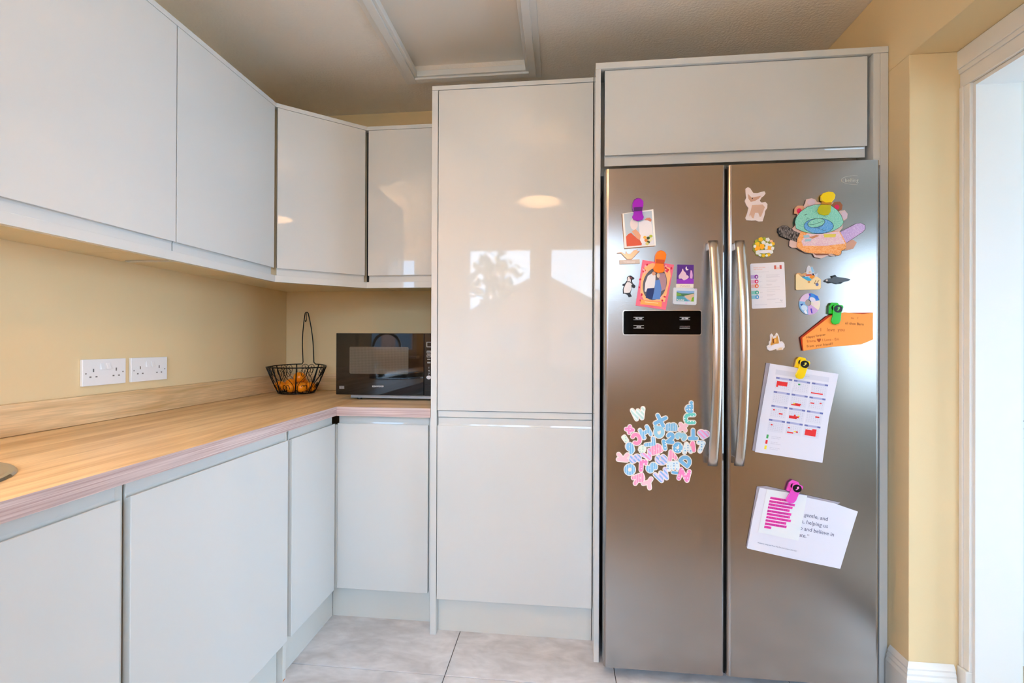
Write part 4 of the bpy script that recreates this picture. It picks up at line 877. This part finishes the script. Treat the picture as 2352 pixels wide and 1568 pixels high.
plate('gold_towers', z6([(660, 900), (720, 780), (740, 480), (790, 620), (880, 590), (960, 560), (1010, 420), (1070, 600), (1100, 800), (1090, 860), (900, 880), (700, 970)]), .003, .0035, C_('banner_gold', (214, 150, 60), .4), t)
plate('dark_doorway', z6([(770, 660), (850, 620), (850, 820), (790, 870)]), .0035, .0038, C_('banner_brown', (120, 56, 14), .4), t)
plate('figure', z6(ell(905, 720, 62, 100)), .0035, .0039, C_('banner_amber', (240, 176, 80), .4), t)
plate('banner', z6([(490, 1070), (640, 1060), (860, 930), (1040, 880), (1250, 850), (1320, 860), (1320, 1040), (1050, 1050), (860, 1110), (660, 1210), (540, 1170)]), .003, .0042, C_('banner_white', (228, 226, 234), .35), t, bevel=.0003)
plate('banner_tail', z6([(1020, 1190), (1160, 1080), (1300, 1070), (1250, 1130), (1310, 1180), (1150, 1200)]), .003, .0040, C_('banner_tail', (222, 196, 160), .4), t)

# --- orange note with green clip
t = mag('orange_note', 1925, 762, 'handwritten orange paper note cut at an angle, under the green clip', 'note')
z7 = Z(1830, 690, 12.063)
og = C_('note_orange', (255, 164, 72), .6); od = C_('note_orange_back', (200, 60, 10), .6)
plate('folded_back', z7([(105, 1030), (130, 1000), (840, 430), (930, 400), (1300, 340), (2110, 330), (2110, 1000), (1700, 1200), (900, 1290), (165, 1392)]), .004, .0065, od, t)
plate('sheet', z7([(160, 1030), (920, 440), (1040, 390), (1320, 325), (1560, 350), (1830, 370), (2118, 335), (2105, 700), (2118, 1075), (1950, 1150), (1780, 1215), (950, 1285), (500, 1340), (190, 1395), (165, 1200)]), .0085, .0095, og, t)
inkm = C_('note_ink', (190, 80, 20), .6); inkd = C_('note_ink_dark', (130, 50, 14), .6)
def note(s, x, y, h, m, rot): 
    p = z7([(x, y)])[0]; front_text('handwriting', s, p[0], p[1], h, m, t, GY-.0095, rot=rot, off=.0003)
note('to,    I', 1500, 505, 5, inkm, 2); note('ali then Bern', 1340, 655, 6, inkd, 4); note('I    love  you', 650, 850, 8, inkm, 0)
note('Happy forever', 270, 1050, 5.5, inkd, -9); note('Emma \u2665 I Love - Em', 280, 1160, 6, inkm, -4); note('From  your friend??', 280, 1300, 5.5, inkd, -6)
clip_disc(1921, 721, ('green', (30, 196, 14)), (8, 96, 10), 'bright green magnetic clip with a black disc', ang=3, s=1.0)

# --- calendar sheet in a plastic sleeve with yellow clip
t = mag('calendar_sheet', 1828, 950, 'white year calendar printout in a clear sleeve, with red marked dates', 'paper')
z8 = Z(1740, 820, 12.063); z9 = Z(1720, 930, 11.2)
cq = [(1768.8, 834.6), (1926.2, 858.3), (1889, 1062.5), (1734.3, 1037.8)]
slv = mat('clear_sleeve', (206, 200, 214), .15, alpha=.45)
plate('plastic_sleeve', [(1760, 833), (1770, 833.5), (1740, 1038), (1728, 1034)], .003, .0035, slv, t)
plate('sheet', [cq[0], (1800, 839.3), (1870, 850), cq[1], (1914, 915), (1904, 960), cq[2], (1800, 1048), cq[3], (1746, 960)], .004, .0048, C_('paper_cool_white', (228, 228, 240), .35), t)
bl = C_('calendar_blue', (176, 180, 216), .5); rd = C_('calendar_red', (232, 44, 44), .5); pale = C_('calendar_pale', (214, 216, 230), .5); gtx = C_('calendar_grid_text', (176, 176, 194), .5); dkb = C_('calendar_dark_blue', (110, 116, 176), .5)
qplate('title_band', cq, .10, .055, .88, .11, .0048, .00495, pale, t)
line_text('title_text', 'School Term Calendar', cq, .50, .085, 2.4, gtx, t, .00495, align='CENTER')
gridq = MB()
def qq(mb, Q, u0, v0, u1, v1, off):
    A = [P(*bil(Q, u, v), off) for u, v in ((u0, v0), (u1, v0), (u1, v1), (u0, v1))]
    mb.prism([tuple(p) for p in A], [(p.x, p.y+.0001, p.z) for p in A])
cells = {}
for i in range(3):
    for j in range(4):
        u0 = .12+i*.262; v0 = .135+j*.1575; cells[(i, j)] = (u0, v0)
        for nm_, a_, m_2, o_2 in (('month_background', (u0, v0+.022, u0+.236, v0+.142), C_('calendar_cell', (222, 223, 236), .5), .00492), ('month_heading', (u0, v0, u0+.236, v0+.022), bl, .00496),
                              ('month_label', (u0, v0+.003, u0+.05, v0+.020), dkb, .0050), ('month_label', (u0+.19, v0+.003, u0+.236, v0+.020), dkb, .0050)):
            q_ = MB(); qq(q_, cq, *a_, o_2); obj(nm_, q_, m_2, t)
        for a_ in range(7):
            for b_ in range(5): qq(gridq, cq, u0+.015+a_*.031, v0+.042+b_*.0185, u0+.025+a_*.031, v0+.0455+b_*.0185, .00495)
obj('date_grid', gridq, gtx, t, kind='stuff')
def mark(i, j, a0, b0, a1, b1, m=rd, nm='red_dates'):
    u0, v0 = cells[(i, j)]; q_ = MB(); qq(q_, cq, u0+.010+a0*.031, v0+.038+b0*.0185, u0+.010+a1*.031, v0+.038+b1*.0185, .0051); obj(nm, q_, m, t)
ylw = C_('calendar_yellow', (240, 226, 60), .5); gn = C_('calendar_green', (70, 170, 100), .5)
mark(0, 0, .4, .3, 5.4, 2.9); mark(0, 0, .4, 2.9, 1.2, 3.9); mark(1, 0, 1.9, 0, 2.9, .9, gn, 'green_date'); mark(2, 0, 0, 3.9, 5.6, 4.6)
mark(1, 1, 1.8, 3.4, 4.9, 4.1); mark(1, 1, .3, 4.1, 4.6, 4.9); mark(1, 1, 1.2, 3.4, 2.2, 4.1, ylw, 'yellow_date'); mark(2, 1, .6, 1.5, 2.4, 2.2); mark(2, 1, 4.9, .9, 5.8, 1.6)
mark(0, 2, .8, .4, 1.7, 1.1); mark(0, 2, 3.8, 2.2, 5.6, 3.0); mark(1, 2, 2.5, 1.8, 3.3, 2.6); mark(1, 2, .3, 2.6, 4.9, 3.6); mark(1, 2, .3, 3.5, 4.0, 4.3); mark(1, 2, 4.3, 2.0, 5.2, 2.7, ylw, 'yellow_date'); mark(2, 2, 4.0, .8, 5.9, 1.6)
mark(0, 3, .9, 1.0, 1.8, 1.7); mark(1, 3, .7, 1.2, 1.6, 1.9); mark(1, 3, .6, 3.9, 3.6, 4.7); mark(1, 3, 3.7, 3.0, 4.7, 3.6, ylw, 'yellow_date'); mark(1, 3, 4.7, 3.0, 5.7, 3.8); mark(2, 3, .5, .9, 5.7, 4.4); mark(2, 3, 3.7, .1, 5.7, 1.0)
for k, m__ in enumerate((gn, rd, ylw)):
    q_ = MB(); v0 = .785+k*.062; qq(q_, cq, .125, v0, .155, v0+.042, .0051); obj('key_swatch', q_, m__, t)
    line_text('key_text', ('School holiday dates', 'Non pupil days', 'Inset day / term dates')[k], cq, .20, v0+.017, 1.9, gtx, t, .0049)
    line_text('key_text', ('and bank holidays', 'Closed for all children', 'not yet confirmed')[k], cq, .20, v0+.034, 1.9, gtx, t, .0049)
clip_disc(1842, 847, ('yellow', (250, 214, 8)), (176, 128, 6), 'yellow magnetic clip with a black disc at the top of the calendar', ang=14, s=1.0)

# --- quote sheet, pink note and pink clip
t = mag('quote_sheet', 1843, 1215, 'white landscape quote printout in a clear sleeve near the bottom of the right door', 'paper')
sQ = [(1745, 1119.5), (1970.5, 1174.5), (1930, 1306), (1716, 1259)]
plate('plastic_sleeve', [(1739, 1117), (1760, 1116), (1930, 1154), (1920, 1160), (1745, 1121), (1718, 1258), (1714, 1256)], .003, .0035, slv, t)
plate('sheet', [sQ[0], (1800, 1131), (1860, 1143.5), (1916, 1155.5), sQ[1], (1953, 1230), sQ[2], (1860, 1291.5), (1785, 1275), sQ[3], (1730, 1185)], .004, .0048, C_('paper_cool_white', (228, 228, 240), .35), t)
tx_m = C_('quote_text', (92, 96, 124), .6)
for s, x, y, h in ((' gentle, and', 1843, 1184.5, 9.2), ('e, helping us', 1839, 1200, 9.2), ('o and believe in', 1836, 1215.5, 9.2), ('ate.\u201d', 1834, 1231.5, 9.2)):
    front_text('quote_text', s, x, y, h, tx_m, t, GY-.0048, rot=11.5)
front_text('small_print', 'Thanks for being you! From The Pheobel Content 2020-2021', 1739.5, 1246.5, 2.7, tx_m, t, GY-.0048, rot=12.5)
t = mag('pink_note', 1795, 1180, 'small white note with pink highlighted lines clipped over the quote sheet', 'note')
nQ = [(1762, 1123), (1854, 1138), (1834, 1241.5), (1741.5, 1222)]
plate('sheet', nQ, .0052, .0058, C_('paper_warm_white', (232, 236, 240), .4), t)
hp = C_('highlighter_pink', (238, 70, 178), .5); ht = C_('note_text_magenta', (150, 20, 104), .6)
zA = Z(1740, 1100, 12.058)
rows = [((360, 485), 820, 'Overthinking is the'), ((335, 575), 1040, 'biggest waste of human'), ((315, 660), 975, 'energy. Trust yourself,'), ((295, 745), 895, 'make a decision and'), ((280, 840), 940, 'gain more experience.'), ((265, 925), 905, 'There is no such thing'), ((250, 1015), 930, 'as perfect. You cannot'), ((230, 1105), 800, 'think your way into'), ((215, 1195), 810, 'perfection, just take'), ((195, 1285), 385, 'action.')]
for k, ((x, y), xr, s) in enumerate(rows):
    d_ = (xr-x); sl = .165; hh = 66
    plate('highlight', zA([(x, y), (xr, y+d_*sl), (xr-14, y+hh+d_*sl), (x-15, y+hh)]), .0058, .0060, hp, t)
    p = zA([(x-8, y+hh*.78)])[0]; v_, f_ = text_pts(s); wd_ = max(a_[0] for a_ in v_); hgt = min(3.9, (d_/12.058-1)/wd_*.72)
    front_text('note_text', s, p[0], p[1], hgt, ht, t, GY-.0060, rot=9.4, off=.0002)
clip_disc(1823, 1132, ('pink', (238, 84, 200)), (130, 16, 110), 'pink magnetic clip with a black disc above the quote sheet', ang=20, s=1.05)

# ------------------------------------------------------------------ alphabet magnets
def patt(name, base, kind, c2):
    m = mat(name, base, .45)
    if kind == 'plain': return m
    n, l, b = nodes(m); tcn = n.new('ShaderNodeTexCoord'); rp = n.new('ShaderNodeValToRGB'); rp.color_ramp.interpolation = 'CONSTANT'
    rp.color_ramp.elements[0].color = lin(c2 if kind == 'dots' else base); rp.color_ramp.elements[1].color = lin(base if kind == 'dots' else c2)
    if kind == 'dots':
        tx_ = n.new('ShaderNodeTexVoronoi'); tx_.inputs['Scale'].default_value = 105; tx_.inputs['Randomness'].default_value = .25; rp.color_ramp.elements[1].position = .24; out = tx_.outputs['Distance']
    else:
        tx_ = n.new('ShaderNodeTexWave'); tx_.inputs['Scale'].default_value = 38; rp.color_ramp.elements[1].position = .55; out = tx_.outputs['Fac']
        tx_.bands_direction = 'X' if kind == 'stripes' else 'DIAGONAL'
    mp = n.new('ShaderNodeMapping'); mp.inputs['Scale'].default_value = (1, 0.001, 1); l.new(tcn.outputs['Object'], mp.inputs['Vector']); l.new(mp.outputs[0], tx_.inputs['Vector']); l.new(out, rp.inputs['Fac']); l.new(rp.outputs['Color'], b.inputs['Base Color'])
    return m
PM = {'mint stripe': patt('mint_stripe', (196, 228, 220), 'diag', (236, 246, 244)), 'blue dot': patt('blue_dot', (120, 190, 230), 'dots', (240, 248, 252)), 'teal dot': patt('teal_dot', (110, 212, 200), 'dots', (236, 250, 248)),
      'blue': patt('blue_plain', (122, 186, 228), 'plain', None), 'blue stripe': patt('blue_stripe', (130, 192, 228), 'stripes', (176, 214, 238)), 'pale pink': patt('pale_pink', (246, 200, 210), 'plain', None),
      'pale blue': patt('pale_blue', (156, 210, 230), 'plain', None), 'pink': patt('pink_plain', (248, 150, 190), 'plain', None), 'pink dot': patt('pink_dot', (248, 140, 196), 'dots', (255, 220, 236)),
      'white blue-dotted': patt('white_blue_dot', (226, 240, 244), 'dots', (120, 180, 220)), 'pink stripe': patt('pink_stripe', (250, 190, 212), 'stripes', (244, 150, 190)), 'lilac stripe': patt('lilac_stripe', (214, 206, 240), 'diag', (246, 160, 210)),
      'pale lilac-and-blue': patt('lilac_blue', (226, 212, 240), 'diag', (146, 186, 232)), 'white green-spotted': patt('white_green', (228, 240, 226), 'dots', (170, 214, 200))}
back_m = C_('letter_cream_edge', (246, 236, 226), .5)
def arc(cx_, cy_, rx, ry, a0, a1, n=9): return [(cx_+rx*math.cos(R(a0+(a1-a0)*k/n)), cy_+ry*math.sin(R(a0+(a1-a0)*k/n))) for k in range(n+1)]
G = {'W': [[(0, 1), (.25, 0), (.5, .85), (.75, 0), (1, 1)]], 'M': [[(0, 0), (.2, 1), (.5, .2), (.8, 1), (1, 0)]], 'X': [[(0, 0), (1, 1)], [(0, 1), (1, 0)]], 'P': [[(.1, 0), (.1, 1)] + arc(.45, .72, .42, .28, 90, -90) + [(.1, .44)]],
     'U': [[(0, 1), (0, .4)] + arc(.5, .4, .5, .4, 180, 360) + [(1, 1)]], 'B': [[(.1, 0), (.1, 1)] + arc(.5, .75, .35, .25, 90, -90) + arc(.5, .25, .42, .25, 90, -90) + [(.1, 0)]], 'Q': [arc(.5, .45, .42, .42, 0, 360, 16), [(.6, .2), (.9, -.08)]],
     'O': [arc(.5, .5, .42, .48, 0, 360, 16)], 'H': [[(.05, 0), (.05, 1)], [(.95, 0), (.95, 1)], [(.05, .5), (.95, .5)]], '+': [[(.5, 0), (.5, 1)], [(0, .5), (1, .5)]], '=': [[(0, .3), (1, .3)], [(0, .75), (1, .75)]],
     'C': [arc(.5, .5, .45, .5, 45, 315, 12)], 'L': [[(.1, 1), (.1, 0), (.9, 0)]], 'I': [[(.5, 0), (.5, 1)]], '2': [arc(.5, .7, .38, .3, 170, -30, 8) + [(.1, 0), (.9, 0)]], '3': [arc(.45, .74, .36, .26, 150, -80, 7) + arc(.45, .26, .4, .26, 80, -150, 7)],
     'T': [[(0, 1), (1, 1)], [(.5, 1), (.5, 0)]], 'heart': [[(.5, 0), (.05, .6)] + arc(.27, .72, .22, .25, 180, 0, 6) + arc(.73, .72, .22, .25, 180, 0, 6) + [(.95, .6), (.5, 0)], [(.5, .2), (.5, .7)], [(.3, .6), (.7, .6)]], '7': [[(0, 1), (.95, 1), (.4, 0)]], '1': [[(.15, .75), (.55, 1), (.55, 0)]],
     'A': [[(0, 0), (.5, 1), (1, 0)], [(.2, .35), (.8, .35)]], '9': [arc(.5, .7, .36, .3, 0, 360, 12), [(.86, .7), (.8, .2), (.4, 0)]], 'S': [arc(.5, .74, .36, .26, 30, 270, 8) + arc(.5, .26, .38, .26, 90, -150, 8)], 'V': [[(0, 1), (.5, 0), (1, 1)]], 'K': [[(.1, 0), (.1, 1)], [(.9, 1), (.1, .45), (.95, 0)]],
     'G': [arc(.5, .5, .45, .5, 50, 330, 12) + [(.95, .42), (.6, .42)]], 'D': [[(.1, 0), (.1, 1)] + arc(.35, .5, .55, .5, 90, -90) + [(.1, 0)]], 'r': [[(.1, 0), (.1, 1), (.9, 1), (.9, .8)]], 'E': [[(.95, 1), (.1, 1), (.1, 0), (.95, 0)], [(.1, .5), (.8, .5)]], '-': [[(0, .5), (1, .5)]],
     'N': [[(0, 0), (0, 1), (1, 0), (1, 1)]], 'R': [[(.1, 0), (.1, 1)] + arc(.45, .74, .4, .26, 90, -90) + [(.1, .48)], [(.45, .48), (.95, 0)]], 'Y': [[(0, 1), (.5, .5), (1, 1)], [(.5, .5), (.5, 0)]], '#': [[(.3, 0), (.3, 1)], [(.75, 0), (.75, 1)], [(0, .3), (1, .3)], [(0, .72), (1, .72)]]}
def capsule(mb, a, b_, r, o0, o1, k):
    d = Vector((b_[0]-a[0], b_[1]-a[1])); ang = math.atan2(d.y, d.x); pts = []
    for j in range(7): t_ = ang+math.pi/2+math.pi*j/6; pts.append((a[0]+r*math.cos(t_), a[1]+r*math.sin(t_)))
    for j in range(7): t_ = ang-math.pi/2+math.pi*j/6; pts.append((b_[0]+r*math.cos(t_), b_[1]+r*math.sin(t_)))
    o1 = o1+k*.000006; A = [P(x, y, o1) for x, y in pts]; mb.prism([tuple(p) for p in A], [(p.x, GY-o0, p.z) for p in A])
def letter(g, zx, zy, w_, h_, rot, pat, label, flip=False):
    cx_, cy_ = 1400+zx/6.535, 900+zy/6.535; w_ /= 6.535; h_ /= 6.535
    p = P(cx_, cy_); t = thing('alphabet_magnet', (p.x, GY, p.z), label, 'magnet', 'foam alphabet magnets on the freezer door')
    r = 3.9 if g not in ('-', '=', '#') else 2.7; e = 1.8; w_ *= 1.06; h_ *= 1.06
    W_, H_ = max(.5, w_-2*(r+e)), max(.5, h_-2*(r+e)); c, s = math.cos(R(rot)), math.sin(R(rot)); b1 = MB(); b2_ = MB(); k = 0
    for st in G[g]:
        pts = []
        for x, y in st:
            xx = (x-.5)*W_*(-1 if flip else 1); yy = -(y-.5)*H_; pts.append((cx_+xx*c-yy*s, cy_+xx*s+yy*c))
        for a, b_ in zip(pts[:-1], pts[1:]):
            capsule(b1, a, b_, r+e, .0004, .0036, k); capsule(b2_, a, b_, r, .0036, .0050, k); k += 1
    if g in ('O', 'Q'):
        capsule(b1, (cx_-.2, cy_), (cx_+.2, cy_), r, .0004, .0034, 0)
    obj('backing', b1, back_m, t); obj('face', b2_, PM[pat], t)
LET = [('W', 435, 330, 225, 200, -10, 'mint stripe', 'mint striped letter W magnet, alone at the upper left of the alphabet cluster'),
 ('P', 1195, 225, 150, 190, 180, 'blue dot', 'blue dotted letter P magnet turned upside down, topmost of the cluster'),
 ('U', 1205, 400, 180, 190, 90, 'teal dot', 'teal dotted letter U magnet lying on its side below the upside-down P'),
 ('X', 765, 430, 190, 190, 18, 'blue', 'plain blue letter X magnet at the top middle of the cluster'),
 ('B', 930, 525, 150, 190, -88, 'blue stripe', 'blue striped letter B magnet lying on its back'),
 ('X', 1105, 530, 145, 145, 8, 'pale pink', 'small pale pink multiplication sign magnet below the teal U'),
 ('Q', 745, 610, 190, 215, 180, 'pale blue', 'pale blue letter Q magnet turned upside down'),
 ('H', 540, 605, 190, 190, -28, 'blue stripe', 'blue striped letter H magnet tilted to the left'),
 ('+', 300, 565, 160, 155, 8, 'pink dot', 'pink plus sign magnet on the left of the cluster'),
 ('=', 235, 705, 125, 110, 55, 'white green-spotted', 'white equals sign magnet at the far left'),
 ('C', 400, 705, 185, 200, 160, 'pink', 'pink letter C magnet facing left, beside the equals sign'),
 ('L', 600, 745, 170, 185, -97, 'blue stripe', 'blue striped letter L magnet below the tilted H'),
 ('I', 825, 795, 95, 180, -10, 'blue dot', 'blue dotted letter I magnet in the middle of the cluster'),
 ('2', 915, 690, 160, 185, 5, 'blue', 'blue number 2 magnet'),
 ('3', 1075, 665, 150, 190, -75, 'pale blue', 'pale blue number 3 magnet lying on its side'),
 ('T', 1255, 635, 165, 185, 180, 'blue', 'blue letter T magnet turned upside down'),
 ('heart', 1410, 640, 200, 150, 10, 'lilac stripe', 'pink and lilac striped heart magnet touching the handle side'),
 ('7', 1370, 825, 140, 190, 5, 'white blue-dotted', 'white number 7 magnet with blue dots, rightmost of the cluster'),
 ('1', 1255, 820, 110, 175, -8, 'pink', 'pink number 1 magnet beside the dotted 7'),
 ('A', 1165, 840, 160, 185, -8, 'white blue-dotted', 'white letter A magnet with blue dots'),
 ('O', 1025, 835, 180, 175, 20, 'blue dot', 'blue dotted letter O magnet right of the centre'),
 ('9', 310, 845, 160, 190, -20, 'blue stripe', 'blue striped number 9 magnet on the left side'),
 ('#', 490, 860, 120, 125, 15, 'white green-spotted', 'small white hash sign magnet among the letters'),
 ('B', 700, 860, 170, 190, -110, 'pink stripe', 'pink striped letter B magnet left of the centre'),
 ('V', 575, 950, 185, 170, -30, 'lilac stripe', 'pink and lilac striped letter V magnet tipped over'),
 ('K', 200, 980, 160, 195, -85, 'pale pink', 'pale pink letter K magnet at the far left'),
 ('S', 385, 1000, 160, 195, 80, 'pale lilac-and-blue', 'blue spotted letter S magnet on its side'),
 ('G', 780, 1015, 180, 195, -75, 'pale lilac-and-blue', 'lilac and blue striped letter G magnet in the middle'),
 ('A', 935, 950, 150, 170, -15, 'pink stripe', 'pink striped letter A magnet right of the lilac G'),
 ('D', 1145, 1035, 190, 200, -50, 'blue', 'plain blue letter D magnet at the right of the cluster'),
 ('O', 305, 1165, 195, 185, 20, 'blue stripe', 'blue striped letter O magnet at the lower left'),
 ('r', 510, 1110, 150, 190, 3, 'pink dot', 'hot pink letter R magnet in lower case'),
 ('S', 635, 1135, 165, 190, 60, 'blue stripe', 'blue striped letter S magnet in the lower middle'),
 ('E', 955, 1110, 165, 190, 85, 'white blue-dotted', 'white letter E magnet with blue dots, lying on its side'),
 ('-', 980, 1210, 115, 70, 8, 'blue', 'small blue minus sign magnet under the dotted E'),
 ('W', 790, 1255, 230, 190, -28, 'pale lilac-and-blue', 'lilac and blue letter W magnet at the bottom of the cluster'),
 ('N', 1120, 1245, 190, 200, 15, 'pink dot', 'bright pink dotted letter N magnet at the lower right'),
 ('R', 435, 1305, 170, 200, 70, 'pink stripe', 'pink striped letter R magnet lying on its side at the lower left'),
 ('Y', 590, 1355, 180, 190, 215, 'pale pink', 'pale pink letter Y magnet, lowest of the cluster')]
for a in LET: letter(*a)

# ------------------------------------------------------------------ pendant lamp (seen mirrored in the larder door)
def pendant(lx, ly, lz, label, watts, col):
    t = thing('pendant_lamp', (lx, ly, lz), label, 'lamp', 'pendant lamps')
    obj('shade', MB().lathe([(.13, 0), (.105, .26), (.103, .26), (.128, 0)], (lx, ly, lz), 40), shade_m, t, smooth=True)
    obj('bulb', MB().lathe([(0, -.045)] + [(.03*math.sin(R(a_)), -.015-.03*math.cos(R(a_))) for a_ in range(20, 141, 20)] + [(.013, .04), (0, .045)], (lx, ly, lz+.085), 20), mat('lit_bulb_%d' % watts, (255, 240, 220), .4, emis=col, estr=watts*28), t, smooth=True)
    obj('flex', MB().tube([(lx, ly, lz+.13), (lx, ly, ZC-.02)], .003, 8), trim_m, t); obj('ceiling_rose', MB().lathe([(0, -.025), (.03, -.025), (.045, -.0003), (0, -.0003)], (lx, ly, ZC), 20), trim_m, t)
pendant(1.405, -1.63, 2.03, 'tapered fabric pendant lampshade with a lit bulb, mirrored in the larder door', 9, (255, 214, 170))
t = thing('added_uplighter', (-.45, -2.35, 0), 'unseen standing uplighter added to warm the ceiling, in the alcove behind the sink run', 'lamp')  # lamp added out of view as warm fill for ceiling and upper cabinets
obj('base', MB().lathe([(0, 0), (.14, 0), (.14, .02), (.02, .03), (0, .03)], (-.45, -2.35, .001), 28), blackp_m, t)
obj('pole', MB().tube([(-.45, -2.35, .03), (-.45, -2.35, 1.62)], .011, 10), blackp_m, t)
obj('bowl', MB().lathe([(0, 1.60), (.03, 1.61), (.12, 1.66), (.16, 1.72), (.155, 1.72), (.115, 1.67), (0, 1.625)], (-.45, -2.35, 0), 28), shade_m, t)
obj('bulb', MB().lathe([(0, -.04)]+[(.035*math.sin(R(a_)), -.035*math.cos(R(a_))) for a_ in range(20, 161, 20)]+[(0, .035)], (-.45, -2.35, 1.675), 16), mat('added_uplight_bulb', (255, 240, 220), .4, emis=(255, 216, 174), estr=4700), t, smooth=True)

# ------------------------------------------------------------------ dining room cabinet glimpsed through the doorway
t = thing('dining_cabinet', (3.3, -.3, 0), 'tall light grey cabinet just visible through the doorway', 'cabinet')
obj('body', bx(2.98, 3.58, -.59, -.01, .14, 2.19), carc_m, t)
obj('upper_door', bx(2.981, 3.579, -.61, -.591, .903, 2.19), cab_m, t, .0015); obj('handle_rail', bx(2.983, 3.579, -.604, -.591, .874, .8995), cab_m, t)
obj('lower_door', jdoor_y(-.61, 2.981, 3.579, .143, .871), cab_m, t, .0012); obj('plinth', bx(2.98, 3.58, -.58, -.56, 0, .139), plinth_m, t)

# ------------------------------------------------------------------ garden outside (seen mirrored in the doors)
struct('ground', bx(-40, 40, -60, YB-.16, -.3, -.15), grass_m)
def house(cx_, y, hw, ez, az, label):
    t = thing('neighbour_house', (cx_, y-3, -.15), label, 'house')
    g_ = [(cx_-hw, -.15), (cx_+hw, -.15), (cx_+hw, ez), (cx_, az-.1), (cx_-hw, ez)]
    obj('wall', MB().prism([(x, y, z) for x, z in g_], [(x, y-6, z) for x, z in g_]), brick_m, t)
    for s in (-1, 1):
        e_ = Vector((cx_+s*(hw+.3), ez-.3*(az-ez)/hw)); r_ = [(cx_, az-.1), (cx_, az+.05), (e_.x, e_.y+.15), (e_.x, e_.y)]
        obj('roof', MB().prism([(x, y+.3, z) for x, z in r_], [(x, y-6.3, z) for x, z in r_]), roof_m, t)
    for wx in (-.4, .4): obj('window', bx(cx_+wx*hw-.5, cx_+wx*hw+.5, y, y+.03, .8, 1.9), mat('house_window', (90, 96, 104), .1), t)
house(.5, -22, 4.2, 2.3, 4.6, 'gabled brick house beyond the garden, mirrored in the larder door')
house(-9.0, -26, 2.4, 2.4, 4.0, 'narrow gabled house further left beyond the garden')
def tree(x, y, h, r, label, seed):
    t = thing('garden_tree', (x, y, -.15), label, 'tree'); rn = random.Random(seed)
    obj('trunk', MB().tube([(x, y, -.15), (x+.1, y, h*.5), (x, y, h*.9)], [.18, .12, .04], 8), mat('bark', (96, 84, 72), .9), t)
    q = MB()
    for k in range(190):
        d = Vector((rn.gauss(0, 1), rn.gauss(0, 1), rn.gauss(0, 1))).normalized()*rn.random()**.55*r; c0 = Vector((x, y, h*.72))+Vector((d.x, d.y, d.z*1.15)); e1 = Vector((rn.gauss(0, 1), rn.gauss(0, 1), rn.gauss(0, 1))).normalized()*.22; e2 = e1.cross(Vector((rn.random(), rn.random(), rn.random()))).normalized()*.18
        q.add([c0-e1, c0-e2, c0+e1, c0+e2], [(0, 1, 2, 3)])
    obj('foliage', q, tree_m, t, kind='stuff')
tree(-1.6, -20, 5.4, 1.35, 'leafy garden tree left of the gabled house', 1)
tree(3.6, -18, 3.4, 1.0, 'small round garden tree right of the gabled house', 2)
